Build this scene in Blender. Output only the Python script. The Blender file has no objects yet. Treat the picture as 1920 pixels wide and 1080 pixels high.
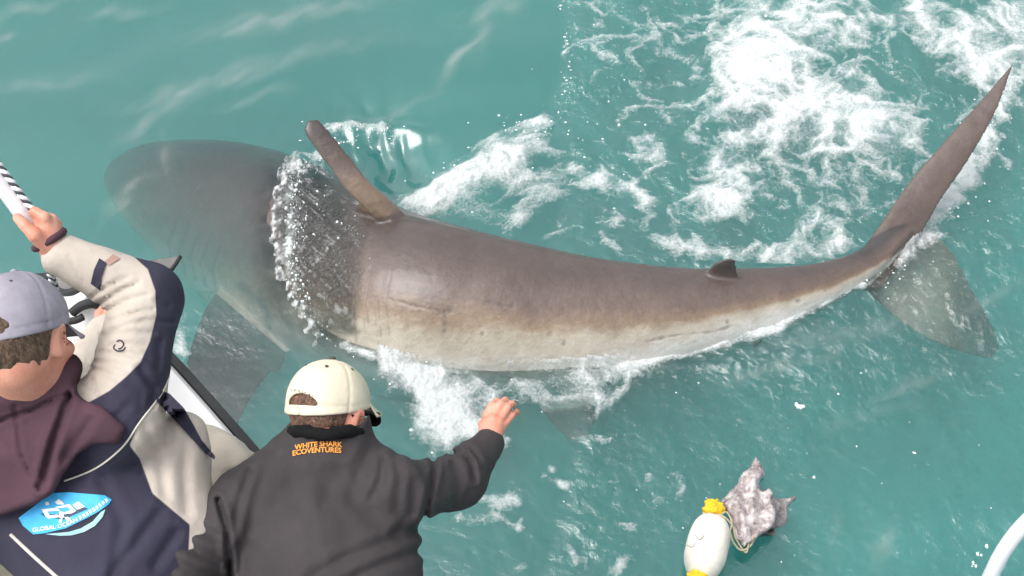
import bpy, bmesh, math, random
import numpy as np
from mathutils import Vector, Matrix
from mathutils.bvhtree import BVHTree

random.seed(4)
R = math.radians
sc = bpy.context.scene

# ------------------------------------------------------------------ camera
HFOV, PITCH, CAMH = R(40), R(50), 4.93
F = 960 / math.tan(HFOV / 2)
CAM = np.array([0.0, 0.0, CAMH])
FWD = np.array([0, math.cos(PITCH), -math.sin(PITCH)])
UP = np.array([0, math.sin(PITCH), math.cos(PITCH)])
RT = np.array([1.0, 0, 0])
cd = bpy.data.cameras.new('camera')
cam = bpy.data.objects.new('camera', cd)
sc.collection.objects.link(cam)
cam.location = CAM
cam.rotation_euler = (R(90) - PITCH, 0, 0)
cd.angle = HFOV
cd.clip_start, cd.clip_end = 0.05, 500
sc.camera = cam

# ------------------------------------------------------------------ light
SUN_EL, SUN_AZ = R(62), R(-102)          # azimuth measured from +Y towards +X
w = bpy.data.worlds.new('World')
sc.world = w
w.use_nodes = True
nt = w.node_tree
nt.nodes.clear()
sky = nt.nodes.new('ShaderNodeTexSky')
sky.sky_type = 'NISHITA'
sky.sun_disc = False
sky.sun_elevation = SUN_EL
sky.sun_rotation = SUN_AZ
sky.air_density = 1.0
sky.dust_density = 4.0
hs = nt.nodes.new('ShaderNodeHueSaturation')
hs.inputs['Saturation'].default_value = 0.22
bg = nt.nodes.new('ShaderNodeBackground')
bg.inputs['Strength'].default_value = 0.15
wo = nt.nodes.new('ShaderNodeOutputWorld')
nt.links.new(sky.outputs[0], hs.inputs['Color'])
nt.links.new(hs.outputs[0], bg.inputs['Color'])
nt.links.new(bg.outputs[0], wo.inputs['Surface'])
sl = bpy.data.lights.new('sun', 'SUN')
sl.energy = 0.8
sl.angle = R(45)
sl.color = (1.0, 0.96, 0.90)
so = bpy.data.objects.new('sun', sl)
sc.collection.objects.link(so)
sdir = Vector((math.sin(SUN_AZ) * math.cos(SUN_EL), math.cos(SUN_AZ) * math.cos(SUN_EL), math.sin(SUN_EL)))
so.rotation_euler = sdir.to_track_quat('Z', 'Y').to_euler()
so.location = (3, 6, 9)
sc.view_settings.view_transform = 'Standard'
sc.view_settings.look = 'None'
sc.view_settings.gamma = 1.0
sc.view_settings.exposure = 0.88
sc.cycles.use_denoising = True
sc.cycles.denoiser = 'OPENIMAGEDENOISE'
sc.cycles.max_bounces = 8
sc.cycles.volume_bounces = 2
sc.cycles.use_adaptive_sampling = True
sc.cycles.adaptive_threshold = 0.03
sc.cycles.transparent_max_bounces = 24
sc.cycles.caustics_reflective = False
sc.cycles.caustics_refractive = False


# ------------------------------------------------------------------ geometry helpers
def ray(px, py):
    return FWD + RT * ((px - 960) / F) + UP * ((540 - py) / F)


def P(px, py, z=0.0):
    """where the line of sight through a photo pixel meets the level z"""
    r = ray(px, py)
    return CAM + r * ((z - CAMH) / r[2])


def C(px, py, dep):
    """the point on that line of sight at a given depth"""
    return CAM + ray(px, py) * dep


def cdir(x, y, z):
    v = RT * x + UP * y + FWD * z
    return v / np.linalg.norm(v)


def proj(p):
    q = p - CAM
    d = q @ FWD
    return 960 + F * (q @ RT) / d, 540 - F * (q @ UP) / d


def smooth(e0, e1, x):
    t = np.clip((x - e0) / (e1 - e0), 0, 1)
    return t * t * (3 - 2 * t)


def _hash(ix, iy, iz, seed):
    h = (ix.astype(np.uint32) * np.uint32(374761393) + iy.astype(np.uint32) * np.uint32(668265263)
         + iz.astype(np.uint32) * np.uint32(2147483647) + np.uint32(seed * 974634 + 7))
    h = (h ^ (h >> np.uint32(13))) * np.uint32(1274126177)
    h = (h ^ (h >> np.uint32(16))) * np.uint32(2246822519)
    return h ^ (h >> np.uint32(15))


def noise2(x, y, seed=0):
    x = np.asarray(x, dtype=np.float64)
    y = np.asarray(y, dtype=np.float64)
    xi = np.floor(x).astype(np.int64)
    yi = np.floor(y).astype(np.int64)
    fx, fy = x - xi, y - yi
    u = fx * fx * fx * (fx * (fx * 6 - 15) + 10)
    v = fy * fy * fy * (fy * (fy * 6 - 15) + 10)
    z = np.zeros_like(xi)

    def g(dx, dy):
        a = _hash(xi + dx, yi + dy, z, seed).astype(np.float64) * (2 * math.pi / 4294967296.0)
        return np.cos(a) * (fx - dx) + np.sin(a) * (fy - dy)
    a = g(0, 0) * (1 - u) + g(1, 0) * u
    b = g(0, 1) * (1 - u) + g(1, 1) * u
    return (a * (1 - v) + b * v) * 1.5


def noise3(p, scale, seed=0):
    q = p * scale
    i = np.floor(q).astype(np.int64)
    f = q - i
    u = f * f * (3 - 2 * f)
    out = 0
    for dx in (0, 1):
        for dy in (0, 1):
            for dz in (0, 1):
                val = _hash(i[..., 0] + dx, i[..., 1] + dy, i[..., 2] + dz, seed).astype(np.float64) / 4294967296.0
                wx = u[..., 0] if dx else 1 - u[..., 0]
                wy = u[..., 1] if dy else 1 - u[..., 1]
                wz = u[..., 2] if dz else 1 - u[..., 2]
                out = out + val * wx * wy * wz
    return out * 2 - 1


def fbm2(x, y, oct=4, seed=0, gain=0.5):
    s, a, t = 0, 1.0, 0
    for k in range(oct):
        s = s + a * noise2(x * 2 ** k, y * 2 ** k, seed + k * 17)
        t += a
        a *= gain
    return s / t


def ridge2(x, y, oct=4, seed=0, gain=0.55):
    s, a, t = 0, 1.0, 0
    for k in range(oct):
        s = s + a * (1 - np.abs(noise2(x * 2 ** k, y * 2 ** k, seed + k * 31)) * 1.9)
        t += a
        a *= gain
    return s / t


def mesh_np(name, v, f, mat=None, parent=None, attrs=None, smooth_shade=True):
    v = np.asarray(v, dtype=np.float32)
    f = np.asarray(f, dtype=np.int32)
    me = bpy.data.meshes.new(name)
    n, k = f.shape
    me.vertices.add(len(v))
    me.vertices.foreach_set('co', v.ravel())
    me.loops.add(n * k)
    me.loops.foreach_set('vertex_index', f.ravel())
    me.polygons.add(n)
    me.polygons.foreach_set('loop_start', np.arange(n, dtype=np.int32) * k)
    try:
        me.polygons.foreach_set('loop_total', np.full(n, k, dtype=np.int32))
    except Exception:
        pass
    me.update(calc_edges=True)
    me.validate()
    if smooth_shade:
        me.polygons.foreach_set('use_smooth', np.ones(len(me.polygons), dtype=bool))
    for an, av in (attrs or {}).items():
        a = me.attributes.new(an, 'FLOAT', 'POINT')
        a.data.foreach_set('value', np.asarray(av, dtype=np.float32))
    return link(name, me, mat, parent)


def link(name, me, mat=None, parent=None):
    o = bpy.data.objects.new(name, me)
    sc.collection.objects.link(o)
    if mat is not None:
        me.materials.append(mat)
    if parent is not None:
        o.parent = parent
        o.matrix_parent_inverse = Matrix.Translation(-root_loc(parent))
    return o


def root_loc(o):
    return Vector(o.location) if o.type == 'EMPTY' else Vector((0, 0, 0))


def empty(name, loc):
    o = bpy.data.objects.new(name, None)
    o.empty_display_size = 0.1
    sc.collection.objects.link(o)
    o.location = Vector([float(c) for c in loc])
    return o


def tag(o, label=None, cat=None, group=None, kind=None):
    if label: o['label'] = label
    if cat: o['category'] = cat
    if group: o['group'] = group
    if kind: o['kind'] = kind
    return o


def from_bm(name, bm, mat, parent=None, smooth_shade=True):
    me = bpy.data.meshes.new(name)
    bmesh.ops.recalc_face_normals(bm, faces=bm.faces)
    bm.to_mesh(me)
    bm.free()
    if smooth_shade:
        for p in me.polygons:
            p.use_smooth = True
    return link(name, me, mat, parent)


def tube_arrays(pts, rad, n=12, cap=True):
    """swept round tube through pts, radius per point"""
    pts = np.asarray(pts, float)
    m = len(pts)
    rad = np.broadcast_to(np.asarray(rad, float), (m,))
    tan = np.gradient(pts, axis=0)
    tan /= np.linalg.norm(tan, axis=1)[:, None] + 1e-12
    ref = np.array([0, 0, 1.0]) if abs(tan[0][2]) < 0.9 else np.array([1.0, 0, 0])
    vs = []
    u = np.cross(tan[0], ref)
    u /= np.linalg.norm(u)
    for i in range(m):
        u = u - tan[i] * (u @ tan[i])
        u /= np.linalg.norm(u)
        b = np.cross(tan[i], u)
        a = np.arange(n) * 2 * math.pi / n
        vs.append(pts[i] + rad[i] * (np.cos(a)[:, None] * u + np.sin(a)[:, None] * b))
    v = np.concatenate(vs)
    f = []
    for i in range(m - 1):
        for j in range(n):
            f.append((i * n + j, i * n + (j + 1) % n, (i + 1) * n + (j + 1) % n, (i + 1) * n + j))
    if cap:
        v = np.vstack([v, pts[0], pts[-1]])
        a, b = m * n, m * n + 1
        for j in range(n):
            f.append((a, (j + 1) % n, j, a))
            f.append((b, (m - 1) * n + j, (m - 1) * n + (j + 1) % n, b))
    return v, f


def tube(name, pts, rad, mat, parent=None, n=12):
    v, f = tube_arrays(pts, rad, n)
    me = bpy.data.meshes.new(name)
    me.from_pydata([tuple(map(float, x)) for x in v], [], [tuple(dict.fromkeys(q)) for q in f])
    me.update()
    for p in me.polygons:
        p.use_smooth = True
    return link(name, me, mat, parent)


def spline(pts, n):
    """Catmull-Rom through pts"""
    pts = np.asarray(pts, float)
    m = len(pts)
    t = np.linspace(0, m - 1, n)
    i = np.clip(t.astype(int), 0, m - 2)
    u = (t - i)[:, None]
    p0, p1, p2, p3 = pts[np.maximum(i - 1, 0)], pts[i], pts[i + 1], pts[np.minimum(i + 2, m - 1)]
    return 0.5 * ((2 * p1) + (p2 - p0) * u + (2 * p0 - 5 * p1 + 4 * p2 - p3) * u ** 2 + (3 * p1 - p0 - 3 * p2 + p3) * u ** 3)


# ---- distance-field modelling
def cone(p, a, b, r1, r2):
    a, b = np.asarray(a), np.asarray(b)
    ba = b - a
    t = np.clip(((p - a) @ ba) / (ba @ ba), 0, 1)
    return np.linalg.norm(p - a - t[:, None] * ba, axis=1) - (r1 + (r2 - r1) * t)


def ell(p, c, M, r):
    """ellipsoid; the rows of M are its axes"""
    q = (p - c) @ np.asarray(M).T
    r = np.asarray(r, float)
    k0 = np.linalg.norm(q / r, axis=1)
    k1 = np.linalg.norm(q / (r * r), axis=1) + 1e-9
    return k0 * (k0 - 1) / k1


def smin(a, b, k):
    h = np.clip(0.5 + 0.5 * (b - a) / k, 0, 1)
    return b * (1 - h) + a * h - k * h * (1 - h)


def smax(a, b, k):
    return -smin(-a, -b, k)


def chain(p, pts, rads, k=0.03):
    d = None
    for i in range(len(pts) - 1):
        e = cone(p, pts[i], pts[i + 1], rads[i], rads[i + 1])
        d = e if d is None else smin(d, e, k)
    return d


def poly_sd(u, v, poly):
    """signed distance to a polygon, negative inside"""
    poly = np.asarray(poly, float)
    d = np.full(u.shape, 1e9)
    inside = np.zeros(u.shape, bool)
    n = len(poly)
    for i in range(n):
        a, b = poly[i], poly[(i + 1) % n]
        e = b - a
        wx, wy = u - a[0], v - a[1]
        t = np.clip((wx * e[0] + wy * e[1]) / (e @ e), 0, 1)
        d = np.minimum(d, (wx - e[0] * t) ** 2 + (wy - e[1] * t) ** 2)
        c = ((a[1] > v) != (b[1] > v)) & (u < (b[0] - a[0]) * (v - a[1]) / (b[1] - a[1] + 1e-12) + a[0])
        inside ^= c
    d = np.sqrt(d)
    return np.where(inside, -d, d)


def line_d(u, v, pts):
    d = np.full(u.shape, 1e9)
    pts = np.asarray(pts, float)
    for i in range(len(pts) - 1):
        a, b = pts[i], pts[i + 1]
        e = b - a
        wx, wy = u - a[0], v - a[1]
        t = np.clip((wx * e[0] + wy * e[1]) / (e @ e), 0, 1)
        d = np.minimum(d, np.sqrt((wx - e[0] * t) ** 2 + (wy - e[1] * t) ** 2))
    return d


def surf(sdf, lo, hi, h):
    """mesh of the zero level of sdf(points) in a box: naive surface nets, evaluated only near the surface"""
    lo, hi = np.asarray(lo, float), np.asarray(hi, float)
    K = 5
    n = np.ceil((hi - lo) / (h * K)).astype(int) + 1
    ax = [lo[i] + (np.arange(n[i]) + 0.5 - 0.5 / K) * h * K for i in range(3)]
    g = np.stack(np.meshgrid(*ax, indexing='ij'), -1).reshape(-1, 3)
    c = sdf(g).reshape(n)
    act = np.abs(c) < h * K * 1.6
    for i in range(3):
        act = act.repeat(K, i)
    d = c
    for i in range(3):
        d = d.repeat(K, i)
    d = d.copy()
    ijk = np.argwhere(act)
    d[act] = sdf(lo + ijk * h)
    s = d < 0
    nx, ny, nz = d.shape
    offs = [(a, b, e) for a in (0, 1) for b in (0, 1) for e in (0, 1)]
    cnt = np.zeros((nx - 1, ny - 1, nz - 1), np.int8)
    for a, b, e in offs:
        cnt += s[a:nx - 1 + a, b:ny - 1 + b, e:nz - 1 + e]
    m = (cnt > 0) & (cnt < 8)
    cell = np.argwhere(m)
    idx = np.full(m.shape, -1, np.int64)
    idx[m] = np.arange(len(cell))
    pos = np.zeros((len(cell), 3))
    num = np.zeros(len(cell))
    for a in offs:
        for k in range(3):
            if a[k] == 0:
                b = list(a)
                b[k] = 1
                da = d[cell[:, 0] + a[0], cell[:, 1] + a[1], cell[:, 2] + a[2]]
                db = d[cell[:, 0] + b[0], cell[:, 1] + b[1], cell[:, 2] + b[2]]
                x = (da < 0) != (db < 0)
                t = np.where(x, da / np.where(x, da - db, 1), 0)
                pp = np.tile(np.array(a, float), (len(cell), 1))
                pp[:, k] += t
                pos += pp * x[:, None]
                num += x
    verts = lo + (cell + pos / num[:, None]) * h
    faces = []
    for k in range(3):
        o1, o2 = (k + 1) % 3, (k + 2) % 3
        sl0 = [slice(None)] * 3
        sl1 = [slice(None)] * 3
        sl0[k], sl1[k] = slice(0, -1), slice(1, None)
        ch = s[tuple(sl0)] != s[tuple(sl1)]
        e = np.argwhere(ch)
        ok = (e[:, o1] >= 1) & (e[:, o2] >= 1) & (e[:, o1] < d.shape[o1] - 1) & (e[:, o2] < d.shape[o2] - 1)
        e = e[ok]
        inside_first = s[e[:, 0], e[:, 1], e[:, 2]]
        q = []
        for s1, s2 in ((-1, -1), (0, -1), (0, 0), (-1, 0)):
            cc = e.copy()
            cc[:, o1] += s1
            cc[:, o2] += s2
            q.append(idx[cc[:, 0], cc[:, 1], cc[:, 2]])
        q = np.stack(q, 1)
        q[~inside_first] = q[~inside_first][:, ::-1]
        faces.append(q)
    faces = np.concatenate(faces)
    faces = faces[(faces >= 0).all(1)]
    return verts, faces


# ------------------------------------------------------------------ materials
class NT:
    def __init__(s, name):
        s.m = bpy.data.materials.new(name)
        s.m.use_nodes = True
        s.t = s.m.node_tree
        s.t.nodes.clear()
        s.out = s.t.nodes.new('ShaderNodeOutputMaterial')

    def n(s, typ, ins=None, **kw):
        x = s.t.nodes.new('ShaderNode' + typ)
        for k, v in kw.items():
            setattr(x, k, v)
        for k, v in (ins or {}).items():
            if isinstance(v, bpy.types.NodeSocket):
                s.t.links.new(v, x.inputs[k])
            else:
                x.inputs[k].default_value = v
        return x

    def attr(s, name):
        return s.n('Attribute', attribute_name=name).outputs['Fac']

    def coord(s):
        return s.n('TexCoord').outputs['Object']

    def noise(s, scale, detail=4, rough=0.55, vec=None, dist=0.0):
        return s.n('TexNoise', {'Vector': vec or s.coord(), 'Scale': scale, 'Detail': detail, 'Roughness': rough, 'Distortion': dist}).outputs['Fac']

    def ramp(s, fac, stops, interp='LINEAR'):
        r = s.n('ValToRGB', {'Fac': fac})
        r.color_ramp.interpolation = interp
        el = r.color_ramp.elements
        while len(el) < len(stops):
            el.new(0.5)
        for e, (p, c) in zip(el, stops):
            e.position = p
            e.color = (*c, 1) if len(c) == 3 else c
        return r.outputs['Color']

    def math(s, op, a, b=0.0, clamp=False):
        x = s.n('Math', {0: a, 1: b}, operation=op)
        x.use_clamp = clamp
        return x.outputs[0]

    def mix(s, fac, a, b, blend='MIX'):
        x = s.n('Mix', data_type='RGBA', blend_type=blend)
        for k, v in ((0, fac), (6, a), (7, b)):
            if isinstance(v, bpy.types.NodeSocket):
                s.t.links.new(v, x.inputs[k])
            elif k == 0:
                x.inputs[0].default_value = v
            else:
                x.inputs[k].default_value = (*v, 1)
        return x.outputs[2]

    def bump(s, h, dist=0.01, strength=1.0):
        return s.n('Bump', {'Height': h, 'Distance': dist, 'Strength': strength}).outputs['Normal']

    def principled(s, **ins):
        b = s.n('BsdfPrincipled', {k.replace('_', ' '): v for k, v in ins.items()})
        s.t.links.new(b.outputs[0], s.out.inputs['Surface'])
        return b


def c4(r, g, b):
    return (r, g, b, 1)


def cloth(name, col, var=0.18, scale=9, rough=0.85, weave=900, second=None):
    t = NT(name)
    n1 = t.noise(scale, 5, 0.6)
    dark = tuple(c * (1 - var) for c in col)
    lite = tuple(min(1, c * (1 + var)) for c in col)
    colr = t.ramp(n1, [(0.3, dark), (0.7, lite)])
    if second is not None:                       # panel of another cloth, sewn in along a seam
        a = t.attr('panel')
        n2 = t.noise(14, 4, 0.6)
        d2 = tuple(c * 0.82 for c in second)
        c2 = t.ramp(n2, [(0.3, d2), (0.7, second)])
        colr = t.mix(t.ramp(a, [(0.47, (1, 1, 1)), (0.53, (0, 0, 0))]), colr, c2)
    b = t.math('ADD', t.math('MULTIPLY', t.noise(70, 3), 0.6), t.math('MULTIPLY', t.noise(weave, 2), 0.4))
    t.principled(Base_Color=colr, Roughness=rough, Normal=t.bump(b, 0.004, 0.6), Specular_IOR_Level=0.22)
    return t.m


def plain(name, col, rough=0.5, var=0.12, scale=12, bump=0.002, bscale=60, metal=0.0, spec=0.5):
    t = NT(name)
    n1 = t.noise(scale, 5, 0.6)
    colr = t.ramp(n1, [(0.3, tuple(c * (1 - var) for c in col)), (0.7, tuple(min(1, c * (1 + var)) for c in col))])
    b = t.principled(Base_Color=colr, Roughness=rough, Metallic=metal, Normal=t.bump(t.noise(bscale, 4), bump, 0.5))
    b.inputs['Specular IOR Level'].default_value = spec
    return t.m


def skin_mat(name, col, red):
    t = NT(name)
    n1 = t.noise(16, 5, 0.6)
    colr = t.ramp(n1, [(0.32, red), (0.68, col)])
    t.principled(Base_Color=colr, Roughness=0.5, Subsurface_Weight=0.12, Subsurface_Scale=0.01, Normal=t.bump(t.noise(220, 4), 0.002, 0.5))
    return t.m


# water: clear skin that mirrors the sky, murky green body
WS = (0.11, 0.64, 0.565)
t = NT('sea_water')
crd = t.coord()
rp = t.attr('chop')
b1 = t.noise(9, 4, 0.55, crd, 0.6)
b2 = t.noise(34, 5, 0.65, crd, 0.8)
hgt = t.math('MULTIPLY', t.math('ADD', t.math('MULTIPLY', b1, 1.0), t.math('MULTIPLY', b2, 0.28)), rp)
nrm = t.bump(hgt, 0.03, 1.0)
fr = t.n('Fresnel', {'IOR': 1.92, 'Normal': nrm}).outputs[0]
gl = t.n('BsdfGlossy', {'Color': c4(1, 1, 1), 'Roughness': 0.04, 'Normal': nrm})
tr = t.n('BsdfTransparent', {'Color': c4(1, 1, 1)})
mx = t.n('MixShader', {0: fr, 1: tr.outputs[0], 2: gl.outputs[0]})
t.t.links.new(mx.outputs[0], t.out.inputs['Surface'])
vs = t.n('VolumeScatter', {'Color': c4(*WS), 'Density': 1.08, 'Anisotropy': -0.3})
va = t.n('VolumeAbsorption', {'Color': c4(0.35, 0.90, 0.86), 'Density': 0.8})
ad = t.n('AddShader', {0: vs.outputs[0], 1: va.outputs[0]})
t.t.links.new(ad.outputs[0], t.out.inputs['Volume'])
M_WATER = t.m

t = NT('sea_foam')
cov = t.attr('cover')
fine = t.n('TexNoise', {'Vector': t.coord(), 'Scale': 85.0, 'Detail': 5.0, 'Roughness': 0.65}).outputs['Fac']
al = t.math('ADD', cov, t.math('MULTIPLY', t.math('SUBTRACT', fine, 0.5), 1.1))
al = t.n('MapRange', {0: al, 1: 0.12, 2: 0.95, 3: 0.0, 4: 1.0}).outputs[0]
pb = t.n('BsdfPrincipled', {'Base Color': c4(0.80, 0.82, 0.82), 'Roughness': 0.55, 'Normal': t.bump(fine, 0.012, 0.7)})
tl = t.n('BsdfTranslucent', {'Color': c4(0.8, 0.9, 0.88)})
m1 = t.n('MixShader', {0: 0.3, 1: pb.outputs[0], 2: tl.outputs[0]})
tr = t.n('BsdfTransparent')
mx = t.n('MixShader', {0: al, 1: tr.outputs[0], 2: m1.outputs[0]})
t.t.links.new(mx.outputs[0], t.out.inputs['Surface'])
M_FOAM = t.m

t = NT('water_drops')
t.principled(Base_Color=c4(0.88, 0.91, 0.91), Roughness=0.2)
M_DROP = t.m

t = NT('shark_skin')
sh = t.attr('shade')
mk = t.attr('mark')
n1 = t.noise(7, 5, 0.6)
n2 = t.noise(38, 5, 0.65)
s2 = t.math('ADD', sh, t.math('ADD', t.math('MULTIPLY', t.math('SUBTRACT', n2, 0.5), 0.10), t.math('MULTIPLY', t.math('SUBTRACT', n1, 0.5), 0.10)))
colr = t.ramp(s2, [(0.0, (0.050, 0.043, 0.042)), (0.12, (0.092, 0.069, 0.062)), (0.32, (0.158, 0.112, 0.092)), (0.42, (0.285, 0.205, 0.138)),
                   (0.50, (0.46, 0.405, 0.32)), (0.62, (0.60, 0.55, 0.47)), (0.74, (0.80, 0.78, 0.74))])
colr = t.mix(t.math('MULTIPLY', mk, 0.85), colr, (0.06, 0.058, 0.058))
colr = t.mix(0.35, colr, t.ramp(t.noise(120, 4, 0.7), [(0.3, (0.55, 0.55, 0.55)), (0.7, (1, 1, 1))]), 'MULTIPLY')
colr = t.mix(0.5, colr, t.ramp(t.noise(4.5, 6, 0.62, None, 0.8), [(0.32, (0.62, 0.58, 0.58)), (0.66, (1.0, 1.0, 1.0))]), 'MULTIPLY')
hb = t.math('ADD', t.math('MULTIPLY', t.noise(14, 4), 1.0), t.math('MULTIPLY', n2, 0.25))
bs = t.principled(Base_Color=colr, Roughness=0.5, Normal=t.bump(hb, 0.011, 0.8))
bs.inputs['Coat Weight'].default_value = 0.4
bs.inputs['Coat Roughness'].default_value = 0.10
M_SHARK = t.m

M_BED = plain('seabed', (0.05, 0.14, 0.12), 0.9)

# ------------------------------------------------------------------ sea
def gauss(u, v, cx, cy, rx, ry, rot=0):
    a = R(rot)
    du, dv = u - cx, v - cy
    x = du * math.cos(a) + dv * math.sin(a)
    y = -du * math.sin(a) + dv * math.cos(a)
    return np.exp(-((x / rx) ** 2 + (y / ry) ** 2))


def calm(u, v):
    """1 where the sea is glassy, 0 where it is churned up"""
    edge = 1050 + 40 * noise2(v / 130.0, v * 0 + 3.3, 5)
    left = 1 - smooth(edge - 15, edge + 30, u)
    low = smooth(470, 640, v)
    lr = smooth(640, 780, v) * smooth(1000, 1200, u) * 0.5
    return np.clip(left * (1 - 0.3 * low) + lr * (1 - left) + 0.10, 0, 1)


CURTAIN = [(700, 215), (610, 285), (548, 318), (541, 400), (540, 470), (562, 560), (600, 640), (668, 690)]


def sea_h(x, y):
    """height of the sea at (x, y)"""
    u, v = proj(np.stack([x, y, np.zeros_like(x)], -1))
    c = calm(u, v)
    # slow swell running down to the left
    xr = x * 0.87 + y * 0.49
    yr = -x * 0.49 + y * 0.87
    wx = xr + 0.35 * noise2(xr * 0.7, yr * 0.9, 11)
    wy = yr + 0.30 * noise2(xr * 0.8, yr * 0.7, 12)
    h = 0.050 * noise2(wx * 0.55, wy * 1.6, 1) + 0.010 * noise2(wx * 1.1, wy * 3.0, 2) + 0.0012 * noise2(wx * 3, wy * 7.0, 13)
    ch = 0.020 * fbm2(x * 4.2, y * 5.2, 4, 3, 0.55) + 0.010 * ridge2(x * 9, y * 10, 3, 4)
    h = h + ch * (1 - c)
    # water heaped up over the shark's head, falling off its back in a curtain
    inside = smooth(0, 1, (-line_side(u, v)) / 160.0) * smooth(205, 300, v) * smooth(780, 600, v)
    h = h + 0.055 * gauss(u, v, 520, 440, 200, 230, 20) * inside
    # hollow behind the fin with raked ripples
    hol = gauss(u, v, 730, 300, 95, 62, 35)
    h = h - 0.07 * hol + 0.016 * hol * np.sin((u * 0.95 - v * 0.35) / 8.5 + 2.2 * noise2(u / 30.0, v / 45.0, 9))
    h = h + 0.04 * gauss(u, v, 720, 238, 90, 16, 6)
    # heap of foam off the fin
    h = h + 0.05 * gauss(u, v, 900, 345, 150, 45, -22)
    return h


def line_side(u, v):
    """distance in front (-) or behind (+) the curtain's edge"""
    cv = np.array([p[1] for p in CURTAIN], float)
    cu = np.array([p[0] for p in CURTAIN], float)
    e = np.interp(v, cv, cu) + 85 + 34 * noise2(v / 40.0, u / 60.0, 21) + 14 * noise2(v / 14.0, u / 30.0, 22)
    d = u - e
    return d


def graded(lo, hi, step, far, n):
    core = np.arange(lo, hi + step * 0.5, step)
    g = step * np.cumsum(1.35 ** np.arange(1, n + 1))
    g = g[g < far]
    return np.concatenate([lo - g[::-1], core, hi + g])


gx = graded(-3.3, 3.3, 0.0115, 70, 40)
gy = graded(2.1, 6.9, 0.0115, 70, 40)
X, Y = np.meshgrid(gx, gy, indexing='ij')
fade = smooth(9, 5, np.maximum(np.abs(X), np.abs(Y - 4.5)))
Z = sea_h(X.ravel(), Y.ravel()).reshape(X.shape) * fade
uu, vv = proj(np.stack([X.ravel(), Y.ravel(), 0 * X.ravel()], -1))
chop = (0.11 + 0.62 * (1 - calm(uu, vv))).reshape(X.shape) * np.clip(fade, 0.3, 1)
nx, ny = X.shape
vid = np.arange(nx * ny).reshape(nx, ny)
top = np.stack([vid[:-1, :-1], vid[1:, :-1], vid[1:, 1:], vid[:-1, 1:]], -1).reshape(-1, 4)
V = np.stack([X, Y, Z], -1).reshape(-1, 3)
ring = np.concatenate([vid[:, 0], vid[-1, 1:], vid[-2::-1, -1], vid[0, -2:0:-1]])
nb = len(ring)
low = V[ring].copy()
low[:, 2] = -4.0
b0 = len(V)
V = np.vstack([V, low, [[0, 0, -4.0]]])
rn = np.roll(ring, -1)
li = b0 + np.arange(nb)
ln = np.roll(li, -1)
side = np.stack([ring, li, ln, rn], -1)
# bottom as triangles folded into quads would be degenerate: use a fan of quads over pairs
fan = np.stack([li[0::2], np.full(nb // 2, b0 + nb), np.roll(li, -2)[0::2], np.roll(li, -1)[0::2]], -1) if nb % 2 == 0 else None
water = mesh_np('water', V, np.vstack([top, side, fan]), M_WATER,
                attrs={'chop': np.concatenate([chop.ravel(), np.zeros(nb + 1)])})
tag(water, 'murky teal green sea water around the shark', 'water', kind='structure')
bm = bmesh.new()
bmesh.ops.create_grid(bm, x_segments=8, y_segments=8, size=75)
bmesh.ops.translate(bm, verts=bm.verts, vec=(0, 4, -4.3))
tag(from_bm('seabed', bm, M_BED), 'dark green sea bed far below the water', 'seabed', kind='structure')

# ------------------------------------------------------------------ shark
ST = [  # photo x, y of the spine's middle, half width in photo pixels, level
    (203, 333, 6, -.60), (212, 334, 24, -.59), (232, 336, 48, -.57), (272, 345, 78, -.54), (330, 366, 108, -.50), (400, 396, 138, -.48), (480, 436, 160, -.47),
    (560, 484, 173, -.445), (640, 532, 178, -.345), (720, 564, 175, -.21), (800, 580, 168, -.115), (900, 594, 156, -.09),
    (1000, 603, 142, -.085), (1100, 607, 126, -.07), (1200, 603, 109, -.05), (1300, 592, 90, -.025), (1400, 572, 70, .0),
    (1480, 553, 54, .015), (1560, 527, 39, .025), (1620, 496, 29, .035), (1662, 460, 23, .055), (1692, 434, 15, .07), (1715, 414, 5, .08)]
cen, rad = [], []
for (px, py, r, z) in ST:
    q = P(px, py, z)
    cen.append(q)
    rad.append(r * ((q - CAM) @ FWD) / F)
NS = 150
cen = spline(cen, NS)
rad = np.maximum(spline(np.array(rad)[:, None].repeat(3, 1), NS)[:, 0], 0.008)
tan = np.gradient(cen, axis=0)
tan /= np.linalg.norm(tan, axis=1)[:, None]
roll = np.interp(np.linspace(0, 1, NS), [0, .3, .5, 1], [R(22), R(24), R(30), R(34)])
DOR = np.stack([np.zeros(NS), np.sin(roll), np.cos(roll)], -1)
DOR -= tan * np.sum(DOR * tan, 1)[:, None]
DOR /= np.linalg.norm(DOR, axis=1)[:, None]
LAT = np.cross(tan, DOR)
NA = 64
ang = np.arange(NA) * 2 * math.pi / NA
sv = []
for i in range(NS):
    s = i / (NS - 1)
    keel = 0.35 * smooth(0.84, 0.93, np.array(s)) * np.abs(np.sin(ang)) ** 6
    rr = rad[i] * (1 + keel)
    crest = 1 + 0.035 * np.exp(-(np.minimum(ang, 2 * math.pi - ang) / 0.22) ** 2) * smooth(0.3, 0.5, np.array(s))
    rr = rr * crest
    sv.append(cen[i] + rr[:, None] * (np.cos(ang)[:, None] * DOR[i] + np.sin(ang)[:, None] * LAT[i]))
sv = np.concatenate(sv)
sf = [(i * NA + j, i * NA + (j + 1) % NA, (i + 1) * NA + (j + 1) % NA, (i + 1) * NA + j) for i in range(NS - 1) for j in range(NA)]
sf += [tuple(range(NA - 1, -1, -1)), tuple(range((NS - 1) * NA, NS * NA))]


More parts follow.
